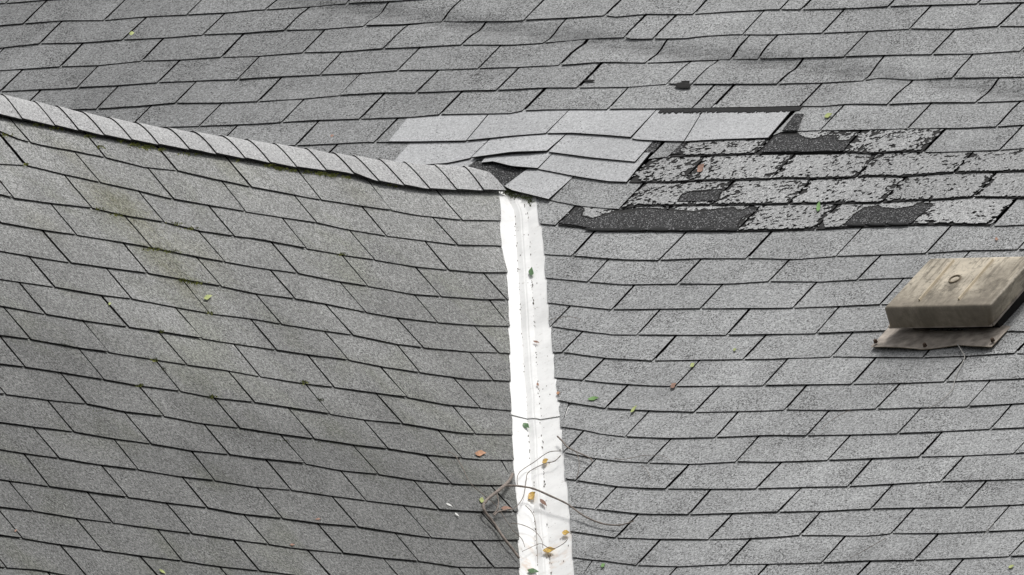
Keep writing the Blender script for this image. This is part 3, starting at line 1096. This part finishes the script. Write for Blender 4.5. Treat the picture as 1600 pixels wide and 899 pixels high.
# ------------------------------------------------------------ roof vent
def vent_mat():
    m, t, b = new_mat("tan_vent_plastic")
    tc = N(t, "ShaderNodeNewGeometry").outputs["Position"]
    n1 = noi(t, tc, 9, 5, 0.7, 0.4)
    n2 = noi(t, tc, 45, 5, 0.75)
    mp = N(t, "ShaderNodeMapping")
    mp.inputs["Scale"].default_value = (60, 7, 7)
    t.links.new(tc, mp.inputs["Vector"])
    n3 = noi(t, mp.outputs[0], 1, 4, 0.7)
    c = mul(t, (0.57, 0.505, 0.40), ramp(t, n1, [(0.38, 0.72), (0.62, 1.08)]))
    c = mul(t, c, (0.13, 0.108, 0.078), ramp(t, n3, [(0.50, 0.0), (0.66, 0.8)]), 'MIX')
    c = mul(t, c, (0.08, 0.07, 0.05), ramp(t, n2, [(0.52, 0.0), (0.66, 0.7)]), 'MIX')
    # grime: heavy towards the low front edge, a blotch round the boss, runs down the front face
    def blob(cx, r0, r1, amt, c):
        d = N(t, "ShaderNodeVectorMath", operation='DISTANCE')
        t.links.new(tc, d.inputs[0])
        d.inputs[1].default_value = tuple(cx)
        a = N(t, "ShaderNodeMath", operation='MULTIPLY_ADD')
        t.links.new(noi(t, tc, 30, 5, 0.75), a.inputs[0])
        a.inputs[1].default_value = 0.16
        t.links.new(d.outputs["Value"], a.inputs[2])
        return mul(t, c, (0.085, 0.07, 0.048), ramp(t, a.outputs[0], [(r0 + .08, amt), (r1 + .08, 0.0)]), 'MIX')
    for (x, y, r0, r1, amt) in ((1488, 446, .005, .05, .75), (1560, 435, .0, .09, .65), (1545, 455, .0, .07, .55), (1392, 495, .02, .09, .6), (1440, 498, .01, .08, .75), (1500, 497, .01, .09, .75), (1535, 497, .02, .09, .65), (1470, 476, .0, .08, .45), (1410, 470, .0, .06, .4)):
        u_, v_ = bp('m', x, y, 0.105 if y < 470 else 0.08)
        c = blob(wp('m', u_, v_, 0.105 if y < 470 else 0.08), r0, r1, amt, c)
    dp = N(t, "ShaderNodeVectorMath", operation='DOT_PRODUCT')
    t.links.new(tc, dp.inputs[0])
    dp.inputs[1].default_value = tuple(FR['m'][1])
    v0 = bp('m', 1460, 479, 0.105)[1]
    mr = N(t, "ShaderNodeMapRange")
    mr.inputs["From Min"].default_value = v0 + .085
    mr.inputs["From Max"].default_value = v0 - .02
    t.links.new(dp.outputs["Value"], mr.inputs["Value"])
    ma = N(t, "ShaderNodeMath", operation='MULTIPLY_ADD')
    t.links.new(noi(t, tc, 26, 5, 0.75), ma.inputs[0])
    ma.inputs[1].default_value = 0.9
    t.links.new(mr.outputs[0], ma.inputs[2])
    c = mul(t, c, (0.20, 0.172, 0.132), ramp(t, ma.outputs[0], [(0.55, 0.0), (1.25, 0.62)]), 'MIX')
    t.links.new(c, b.inputs["Base Color"])
    b.inputs["Roughness"].default_value = 0.6
    bu = N(t, "ShaderNodeBump")
    bu.inputs["Strength"].default_value = 0.2
    bu.inputs["Distance"].default_value = 0.002
    t.links.new(n2, bu.inputs["Height"])
    t.links.new(bu.outputs[0], b.inputs["Normal"])
    return m


M_vent = vent_mat()
M_rib = plain('clean_tan_plastic', (0.58, 0.50, 0.37), 0.55, 0.12, 30)
M_dirty = plain("dirty_vent_plastic", (0.21, 0.175, 0.125), 0.7, 0.45, 40)
M_flange = plain("dirty_flange", (0.34, 0.30, 0.26), 0.7, 0.45, 30)
M_screw = plain("rusty_screw", (0.07, 0.045, 0.03), 0.6, 0.3, 200)
M_dark = plain("dark_vent_throat", (0.012, 0.011, 0.010), 0.9, 0.3, 50)
HV = 0.105     # height of the hood's top edge above the slope
FL = bp('m', 1381, 479, HV)
FRt = bp('m', 1546, 479, HV)
BL = bp('m', 1453, 402, HV)
vu0, vu1 = FL[0], FRt[0]
vv0, vv1 = (FL[1] + FRt[1]) / 2, BL[1]
vent = empty("roof_vent", wp('m', (vu0 + vu1) / 2, (vv0 + vv1) / 2, 0), "weathered tan box-shaped roof vent with stained hood on the right of the main slope", "vent")


def wm(u, v, h):
    return wp('m', u, v, h, False)


def hood():
    import bmesh
    bm = bmesh.new()
    ins = 0.020
    du = 0.006
    t_ = [(vu0, vv0), (vu1, vv0), (vu1 + du, vv1), (vu0 + du * 2, vv1)]
    bt = HV - 0.066
    tops = [bm.verts.new(wm(u, v, HV)) for u, v in t_]
    c = ((vu0 + vu1) / 2, (vv0 + vv1) / 2)
    bot = [bm.verts.new(wm(u + (c[0] - u) * .05 - .022, v + (c[1] - v) * .03, bt)) for u, v in t_]
    bm.faces.new(tops)
    for k in range(4):
        bm.faces.new((tops[k], bot[k], bot[(k + 1) % 4], tops[(k + 1) % 4]))
    bm.faces.new(bot[::-1])
    bmesh.ops.bevel(bm, geom=[e for e in bm.edges if any(v in tops for v in e.verts)], offset=0.010, segments=3, profile=0.6, affect='EDGES')
    bmesh.ops.recalc_face_normals(bm, faces=bm.faces)
    me = bpy.data.meshes.new('hood')
    bm.to_mesh(me)
    bm.free()
    me.materials.append(M_vent)
    me.polygons.foreach_set("use_smooth", [len(p.vertices) == 4 and p.area < 0.004 for p in me.polygons])
    me.transform(Matrix.Translation(-vent.location))
    o = bpy.data.objects.new('hood', me)
    return link(o, vent)


hd = hood()
vc = ((vu0 + vu1) / 2, (vv0 + vv1) / 2)


def vbox(name, u0, u1, v0, v1, h0, h1, mat, parent, **kw):
    vs = [wm(u, v, h) for h in (h0, h1) for (u, v) in ((u0, v0), (u1, v0), (u1, v1), (u0, v1))]
    return mesh(name, vs, [(3, 2, 1, 0), (4, 5, 6, 7), (0, 1, 5, 4), (1, 2, 6, 5), (2, 3, 7, 6), (3, 0, 4, 7)], [mat], None, parent, **kw)


vbox('throat', vu0 + .035, vu1 - .035, vv0 + .035, vv1 - .035, .005, HV - .06, M_dark, vent)
# drip lip round the hood's lower rim and two raised ribs along the top
lw = .004
e = .008
bt = HV - 0.066
for (a, b, c_, d) in ((vu0 + e, vu1 - e, vv0 + e - .004, vv0 + e), (vu0 + e - .004, vu0 + e, vv0 + e, vv1 - e), (vu1 - e, vu1 - e + .004, vv0 + e, vv1 - e)):
    vbox('drip_lip', a - .022, b - .022, c_, d, bt - .004, bt + .002, M_flange, hd)
for uu in (vu0 + .105, vu1 - .125):
    vs = []
    for v in (vv0 + .03, vv1 - .02):
        for du, h in ((-.0035, -.0005), (-.0015, .0060), (.0015, .0060), (.0035, -.0005)):
            vs.append(wm(uu + du, v, HV + h))
    mesh('rib', vs, [(0, 4, 5, 1), (1, 5, 6, 2), (2, 6, 7, 3), (0, 1, 2, 3), (7, 6, 5, 4)], [M_rib], None, hd)
# round boss scar on the hood
cc = bp('m', 1492, 436, HV)
vs, fs = [], []
for k in range(16):
    a = k * math.pi / 8
    for r_, h in ((.019, 0.0002), (.0175, .0035), (.0150, .0035), (.0135, .0002)):
        vs.append(wm(cc[0] + r_ * math.cos(a), cc[1] + r_ * math.sin(a), HV + h))
for k in range(16):
    k2 = (k + 1) % 16
    for q in range(3):
        fs.append((k * 4 + q, k2 * 4 + q, k2 * 4 + q + 1, k * 4 + q + 1))
mesh('boss_ring', vs, fs, [M_dirty], None, hd)
# flange: bent sheet under the hood
bot = [(1361, 542), (1385, 542), (1410, 543), (1440, 546), (1452, 545.5), (1470, 543), (1497, 539), (1525, 541), (1549, 542)]
tp = [(1399, 500), (1460, 500), (1530, 500), (1590, 500)]
flange = patch(bot, tp, lambda s: .0165 + .005 * math.sin(9 * s), .0035, [M_flange, M_dirty], vent, 'flange', nu=24, nv=5, thick=.0022)


def screw(x, y):
    u, v = bp('m', x, y, .0195)
    vs, fs = [], []
    n = 8
    for k in range(n):
        a = 2 * math.pi * k / n
        vs.append(wp('m', u + .006 * math.cos(a), v + .006 * math.sin(a), .021))
    for k in range(n):
        a = 2 * math.pi * k / n
        vs.append(wp('m', u + .0045 * math.cos(a), v + .0045 * math.sin(a), .030))
    fs = [(k, (k + 1) % n, n + (k + 1) % n, n + k) for k in range(n)] + [tuple(range(n, 2 * n))]
    mesh('screw', vs, fs, [M_screw], None, flange)


for s in ((1369, 536), (1446, 542), (1552, 534)):
    screw(*s)

# ------------------------------------------------------------ thin round things: twigs and wires


def tube(pts, r0, r1, sides=5):
    """world points -> tapered tube"""
    vs, fs = [], []
    n = len(pts)
    for i, p in enumerate(pts):
        d = pts[min(n - 1, i + 1)] - pts[max(0, i - 1)]
        d = d / (np.linalg.norm(d) + 1e-9)
        a = np.cross(d, [0, 0, 1.])
        if np.linalg.norm(a) < .1:
            a = np.cross(d, [1., 0, 0])
        a /= np.linalg.norm(a)
        b = np.cross(d, a)
        r = (r0 + (r1 - r0) * i / (n - 1)) * (1 + .35 * noise.noise(Vector((i * .45, r0 * 9e3, 0))))
        for k in range(sides):
            t = 2 * math.pi * k / sides
            vs.append(p + a * r * math.cos(t) + b * r * math.sin(t))
    for i in range(n - 1):
        for k in range(sides):
            k2 = (k + 1) % sides
            fs.append((i * sides + k, i * sides + k2, (i + 1) * sides + k2, (i + 1) * sides + k))
    fs.append(tuple(range(sides))[::-1])
    fs.append(tuple((n - 1) * sides + k for k in range(sides)))
    return vs, fs


def surf(x, y, h):
    return vfirst(x, y, h)


def smooth_path(pp, n=7):
    out = []
    P_ = [pp[0]] + list(pp) + [pp[-1]]
    for i in range(1, len(P_) - 2):
        a, b, c, d = [np.array(q, float) for q in P_[i - 1:i + 3]]
        for k in range(n):
            t = k / n
            out.append(.5 * ((2 * b) + (c - a) * t + (2 * a - 5 * b + 4 * c - d) * t * t + (3 * b - a - 3 * c + d) * t ** 3))
    out.append(np.array(pp[-1], float))
    return out


def twig(name, paths, label, cat, mat, group=None):
    """paths: list of (points (x, y, height), r0, r1)"""
    V_, F_ = [], []
    for pp, r0, r1 in paths:
        q = [surf(a[0], a[1], a[2]) for a in smooth_path(pp)]
        vs, fs = tube(q, r0, r1)
        o = len(V_)
        V_ += vs
        F_ += [tuple(i + o for i in f) for f in fs]
    return mesh(name, V_, F_, [mat], None, None, smooth=True, label=label, cat=cat, group='twigs and stems lying on the roof' if cat == 'twig' else None)


M_twig = plain("grey_bark", (0.235, 0.20, 0.175), 0.85, 0.35, 150)
M_twigd = plain("thin_brown_stem", (0.20, 0.165, 0.14), 0.85, 0.3, 150)
M_wire = plain("old_white_wire", (0.36, 0.35, 0.33), 0.6, 0.2, 100)
twig('branch', [
    ([(801, 741, .02), (795, 752, .02), (780, 766, .03), (762, 780, .03), (755, 791, .03), (760, 803, .025), (772, 818, .02), (785, 838, .02), (800, 857, .02), (811, 872, .02)], .0050, .0036),
    ([(780, 766, .03), (788, 760, .03), (800, 759, .035), (820, 761, .04), (837, 765, .04), (862, 776, .035), (887, 788, .03), (912, 806, .02), (940, 818, .018), (965, 821, .018), (980, 818, .018), (991, 814, .018)], .0034, .0016),
    ([(772, 806, .02), (778, 800, .02), (790, 797, .02), (800, 795, .02)], .0022, .0015),
    ([(776, 771, .03), (779, 785, .025), (776, 797, .02), (770, 804, .02)], .0018, .0015),
], "forked grey branch lying across the lower end of the white valley flashing", "branch", M_twig)
twig('twig', [
    ([(871, 682, .02), (879, 690, .02), (887, 699, .02), (905, 708, .018), (922, 716, .016), (926, 722, .014)], .0026, .0014),
    ([(898, 705, .018), (903, 712, .016), (905, 730, .015), (901, 748, .014)], .0012, .0008),
], "pale short twig on the grey shingles right of the flashing", "twig", M_twig)
twig('twig', [
    ([(876, 705, .02), (857, 707, .02), (835, 722, .02), (812, 738, .02), (808, 752, .02), (810, 760, .02)], .0011, .0009),
    ([(876, 712, .02), (866, 721, .02), (850, 725, .02), (826, 738, .02), (822, 752, .02), (818, 775, .02), (806, 793, .02), (795, 798, .02)], .0013, .0009),
], "thin looping stem over the flashing above the forked branch", "twig", M_twigd)
twig('twig', [
    ([(799, 818, .02), (815, 820, .02), (834, 829, .02), (846, 843, .02), (848, 856, .02)], .0012, .0007),
    ([(800, 828, .02), (815, 842, .02), (820, 855, .02)], .0011, .0007),
    ([(887, 842, .02), (880, 850, .02), (862, 858, .02), (846, 850, .02), (835, 853, .02), (816, 862, .02)], .0011, .0007),
    ([(821, 790, .02), (832, 802, .02), (837, 820, .02), (839, 850, .02), (840, 880, .02)], .0010, .0007),
], "tangle of hair-thin stems at the bottom of the white flashing", "twig", M_twigd)
twig('twig', [
    ([(700, 706, .014), (711, 712, .014), (722, 730, .016), (735, 755, .018), (755, 773, .02), (775, 790, .02), (790, 812, .018), (800, 826, .016)], .0014, .0009),
], "long thin dry stem slanting down to the branch on the left slope", "twig", M_twig)
twig('twig', [
    ([(960, 716, .016), (975, 718, .016), (1005, 712, .016), (1030, 712, .016), (1043, 716, .014), (1048, 722, .012)], .0008, .0006),
    ([(1003, 728, .012), (1012, 737, .012), (1017, 748, .012)], .0007, .0005),
], "faint curved stem on the shingles a little right of the pale twig", "twig", M_twigd)
twig('twig', [
    ([(860, 500, .014), (872, 497, .014), (890, 495, .016), (903, 498, .014), (906, 503, .012)], .0008, .0006),
], "hair-thin curved stem beside the middle of the flashing", "twig", M_twigd)
for pp, lb in (
        ([(1496, 538, .022), (1501, 546, .018), (1507, 557, .014), (1505, 565, .014), (1497, 580, .013), (1491, 598, .013), (1489, 609, .013)], "dangling pale wire below the roof vent flange"),
        ([(1489, 609, .013), (1478, 620, .013), (1466, 630, .013), (1451, 638, .013)], "thin dark stem below the pale wire under the vent"),
        ([(1330, 640, .013), (1310, 650, .013), (1295, 660, .013), (1284, 671, .013)], "thin scratch-like stem on shingles between vent and lower edge"),
        ([(1384, 841, .013), (1360, 855, .013), (1340, 866, .013), (1328, 872, .013)], "thin dry stem lying near the bottom right"),
        ([(1553, 817, .013), (1545, 826, .013), (1539, 834, .013), (1535, 841, .013)], "short pale grass straw in the lower right corner area")):
    twig('wire' if 'wire' in lb else 'twig', [(pp, .0016 if 'wire' in lb else .0008, .0012 if 'wire' in lb else .0006)], lb, 'wire' if 'wire' in lb else 'twig', M_wire if ('pale' in lb) else M_twigd)

# ------------------------------------------------------------ leaves


def leaf_mat(name, c1, c2):
    m, t, b = new_mat(name)
    pos = N(t, "ShaderNodeNewGeometry").outputs["Position"]
    n = noi(t, pos, 90, 3, .6)
    c = mul(t, c1, c2, ramp(t, n, [(.4, 0.), (.65, 1.)]), 'MIX')
    t.links.new(c, b.inputs["Base Color"])
    b.inputs["Roughness"].default_value = .55
    return m


LM = {'green': leaf_mat("leaf_green", (.17, .32, .10), (.12, .24, .07)),
      'dull': leaf_mat("leaf_dull_green", (.09, .19, .07), (.05, .11, .045)),
      'lime': leaf_mat("leaf_lime", (.42, .46, .18), (.32, .38, .13)),
      'gold': leaf_mat("leaf_gold", (.66, .44, .09), (.32, .19, .06)),
      'orange': leaf_mat("leaf_orange", (.52, .28, .16), (.36, .19, .11)),
      'brown': leaf_mat("leaf_brown", (.36, .20, .14), (.20, .12, .09)),
      'white': leaf_mat("dropping_white", (.75, .75, .73), (.6, .6, .57))}


def leaf(x, y, ln, wd, ang, mat, label, h=.010, curl=.5, name='leaf', cat='leaf'):
    """a small curled leaf: ln, wd in photo pixels, ang the direction of its midrib in the picture"""
    s = 1 / FPX * 40.3
    cs, sn = math.cos(ang), math.sin(ang)
    vs, fs = [], []
    n = 7
    prof = [0.03, .55, .9, 1.0, .88, .6, .3, .02]
    sd_ = random.random() * 50
    for i in range(n + 1):
        t = i / n - .5
        w_ = wd / 2 * prof[i] * (1 + .25 * noise.noise(Vector((i * .9, sd_, 0))))
        for q in (-1, 0, 1):
            bend = curl * (4 * t * t * ln * .22 + (abs(q) * w_ * .55) + .1 * ln * noise.noise(Vector((i, q, sd_))))
            a_, b_ = t * ln, q * w_ + .08 * ln * math.sin(3 * t)
            vs.append(surf(x + a_ * cs - b_ * sn, y - a_ * sn - b_ * cs, h + .5 * bend * s))
    for i in range(n):
        for q in range(2):
            fs.append((i * 3 + q, (i + 1) * 3 + q, (i + 1) * 3 + q + 1, i * 3 + q + 1))
    k = len(vs)
    vs += [v - np.array([0, 0, .0006]) for v in vs]
    fs += [tuple(i + k for i in f[::-1]) for f in list(fs)]
    mesh(name, vs, fs, [LM[mat]], None, None, smooth=True, label=label, cat=cat, group='fallen leaves scattered on the roof' if cat == 'leaf' else 'white chips on the left slope')


D = math.radians
leaf(830, 424, 13, 8, D(70), 'dull', "small dark green leaf near the top of the white flashing")
leaf(822, 665, 12, 8, D(-45), 'dull', "dark green torn leaf on the flashing just under the sheet joint")
leaf(833, 892, 18, 8, D(-20), 'dull', "dark green leaf at the very bottom of the flashing")
leaf(927, 622.5, 18, 6, D(-3), 'green', "bright green narrow leaf on grey shingles right of the flashing")
leaf(990, 639, 15, 4.5, D(38), 'lime', "thin yellow-green leaf on shingles right of the bright green leaf")
leaf(1082, 570, 9, 6, D(30), 'lime', "tiny pale yellow leaf caught in a shingle slot")
leaf(1052, 602, 11, 7, D(25), 'brown', "small brown leaf on the course edge below the tiny yellow leaf")
leaf(1148, 546, 6, 4, D(10), 'lime', "yellow-green fleck on the shingles left of the vent flange")
leaf(1095, 262, 17, 9, D(40), 'brown', "reddish brown dead leaf on the flaking shingles")
leaf(1279, 322, 17, 7, D(68), 'green', "green pointed leaf standing on the flaking shingles")
leaf(1294, 180, 13, 7, D(12), 'lime', "pale olive leaf beside the pale replacement tabs")
leaf(325, 464, 14, 7, D(10), 'lime', "pale green leaf on the left slope near its middle")
leaf(171.5, 474.5, 5, 4, D(10), 'lime', "yellow-green speck in a slot of the left slope")
leaf(751, 708, 18, 9, D(-8), 'orange', "orange-brown dry leaf on the left slope beside the flashing", curl=.8)
leaf(791, 794, 16, 7, D(-10), 'brown', "brown dry leaf under the fork of the branch")
leaf(753, 781, 9, 8, D(70), 'lime', "small olive leaf at the bend of the grey branch")
leaf(852, 720, 11, 7, D(20), 'gold', "golden dry leaf highest on the flashing beside the looping stem", curl=.9)
leaf(831, 774, 15, 12, D(35), 'gold', "crumpled golden leaf on the left side of the flashing under the branch", curl=1.1)
leaf(849, 785, 15, 6, D(-55), 'brown', "thin brown leaf on the flashing right of the crumpled golden leaf")
leaf(884, 832, 12, 8, D(-10), 'gold', "golden brown leaf on the right edge of the flashing", curl=1.)
leaf(858, 859, 20, 9, D(-3), 'gold', "larger golden brown leaf low on the middle of the flashing", curl=1.)
leaf(872, 614, 6, 5, D(10), 'orange', "orange fleck on the right edge of the flashing")
leaf(840, 600, 5, 4, D(80), 'brown', "brown speck in the right crease of the flashing")
leaf(838, 534, 10, 3, D(-25), 'brown', "short brown sliver on the upper half of the flashing")
leaf(942, 883, 8, 6, D(20), 'green', "faint green fleck on shingles at the bottom right of the flashing")
leaf(1580, 885, 10, 5, D(10), 'lime', "faint green fleck at the lower right corner")
leaf(254, 893, 12, 4, D(-45), 'lime', "yellow-green curled sliver at the bottom of the left slope", curl=.8)
leaf(206, 52, 8, 6, D(0), 'lime', "olive speck on the top left of the main slope")
leaf(519, 188 + 24, 6, 4, D(0), 'brown', "brown speck on the main slope left of the pale tabs")
leaf(497, 811, 9, 3, D(-5), 'brown', "brown fleck on a course edge of the left slope")
leaf(457, 851, 8, 3, D(-15), 'brown', "brown fleck lower on the left slope") 
leaf(24.5, 829, 5, 3, D(30), 'brown', "brown speck in the bottom left corner")
leaf(1557, 373, 6, 5, D(80), 'brown', "brown speck on shingles above the vent")
leaf(702, 789, 12, 3, D(-40), 'white', "upper white chip of two on the left slope", name='chip', cat='chip', curl=.1)  # thin white bird droppings, built with the leaf shape
leaf(714, 804, 9, 2.5, D(-50), 'white', "lower white chip of two on the left slope", name='chip', cat='chip', curl=.1)

# ------------------------------------------------------------ moss
M_moss = leaf_mat("moss", (.26, .27, .045), (.09, .12, .03))
M_mossd = leaf_mat("dark_moss", (.07, .085, .025), (.03, .04, .014))


def moss(spots, name, mat, label, parent, size=1.0):
    vs, fs = [], []
    for (x, y, rx, ry, n) in spots:
        for k in range(n):
            p = vfirst(x + random.gauss(0, rx), y + random.gauss(0, ry), random.uniform(.006, .013))
            for q in range(3):
                a = random.random() * 6.28
                r = random.uniform(.0015, .0042) * size
                d1 = CR * math.cos(a) + CU * math.sin(a)
                d2 = -CR * math.sin(a) + CU * math.cos(a)
                o = len(vs)
                vs += [p, p + d1 * r + d2 * r * .4 - CF * r * .3, p + d1 * r * 1.4 - CF * r, p + d1 * r - d2 * r * .4]
                fs.append((o, o + 1, o + 2, o + 3))
    mesh(name, vs, fs, [mat], None, parent, kind='stuff', label=label)


random.seed(11)
sp = [(212, 226, 6, 1.2, 30), (232, 230, 5, 1.5, 40), (195, 220, 6, 1, 14), (425, 259, 6, 1.2, 30), (437, 264, 4, 1.5, 34), (500, 271, 5, 1.3, 30), (520, 274, 5, 1.3, 34), (545, 278, 4, 1.2, 18), (138, 213, 4, 1, 12), (90, 200, 8, 1, 24), (60, 195, 10, 1, 14), (10, 210, 5, 1.2, 16), (42, 257, 3, 1.2, 12), (250, 234, 8, 1, 16), (300, 241, 10, .8, 14), (460, 267, 8, 1, 16), (480, 269, 6, 1, 16),
      (372, 250, 5, 1, 12), (157, 230, 4, 1, 12), (620, 290, 6, 1, 8), (285, 438, 5, 1.0, 26), (306, 442, 8, .8, 24), (240, 389, 7, .7, 22), (268, 393, 7, .6, 16), (274, 349, 6, .6, 14), (298, 357, 6, .6, 14), (155, 327, 5, .6, 10), (242, 562, 1.5, 1, 12), (252, 518, 2, .9, 10), (218, 602, 2, .8, 12), (333, 620, 3, .8, 14), (475, 598, 3, .8, 12), (536, 398, 4, .6, 10), (188, 336, 6, .6, 14), (330, 489, 4, .6, 10)]
moss(sp, 'moss', M_moss, "bright green moss tufts under the ridge cap edge", gable_roof)
sp = [(285, 438, 4, 1.5, 26), (305, 441, 9, 1, 22), (240, 389, 8, 1, 20), (265, 392, 6, 1, 14), (275, 349, 6, .8, 12), (300, 357, 6, .8, 12), (100, 539, 3, 1.2, 14), (242, 562, 2.5, 1.3, 14), (252, 517, 3, 1.3, 14), (218, 602, 3, 1.2, 18), (333, 620, 4, 1.2, 20),
      (257, 577, 2, 2, 14), (475, 597, 5, 1.5, 26), (501, 625, 3, 2.2, 34), (510, 516, 3, .8, 8), (440, 689, 14, 1, 26), (500, 691, 18, 1, 22), (150, 732, 9, .8, 8), (618, 868, 4, .8, 10), (185, 506, 8, .7, 12), (552, 484, 6, .7, 8), (562, 321, 6, .6, 10), (536, 397, 5, .8, 10),
      (612, 329, 4, .7, 8), (153, 642, 6, .8, 9), (172, 646, 6, .8, 9)]
for i in range(46):
    g = random.choice(GABLE[1:15])
    x = random.uniform(0, 780)
    y = float(np.interp(x, [p[0] for p in g[1]], [p[1] for p in g[1]]))
    sp.append((x, y, 7, .5, 5))
sp = [(a, b, c, d * .6, e) for a, b, c, d, e in sp]
moss(sp, 'dark_moss', M_mossd, None, gable_roof, .55)
moss([(792, 300, 5, 2.5, 60), (805, 305, 6, 2.5, 60), (822, 308, 5, 2, 40), (829, 313, 3, 4, 30)], 'valley_debris', M_mossd, "dark mossy debris packed under the shingles at the head of the flashing", flash)  # dark flecks filling the corner at the head of the valley
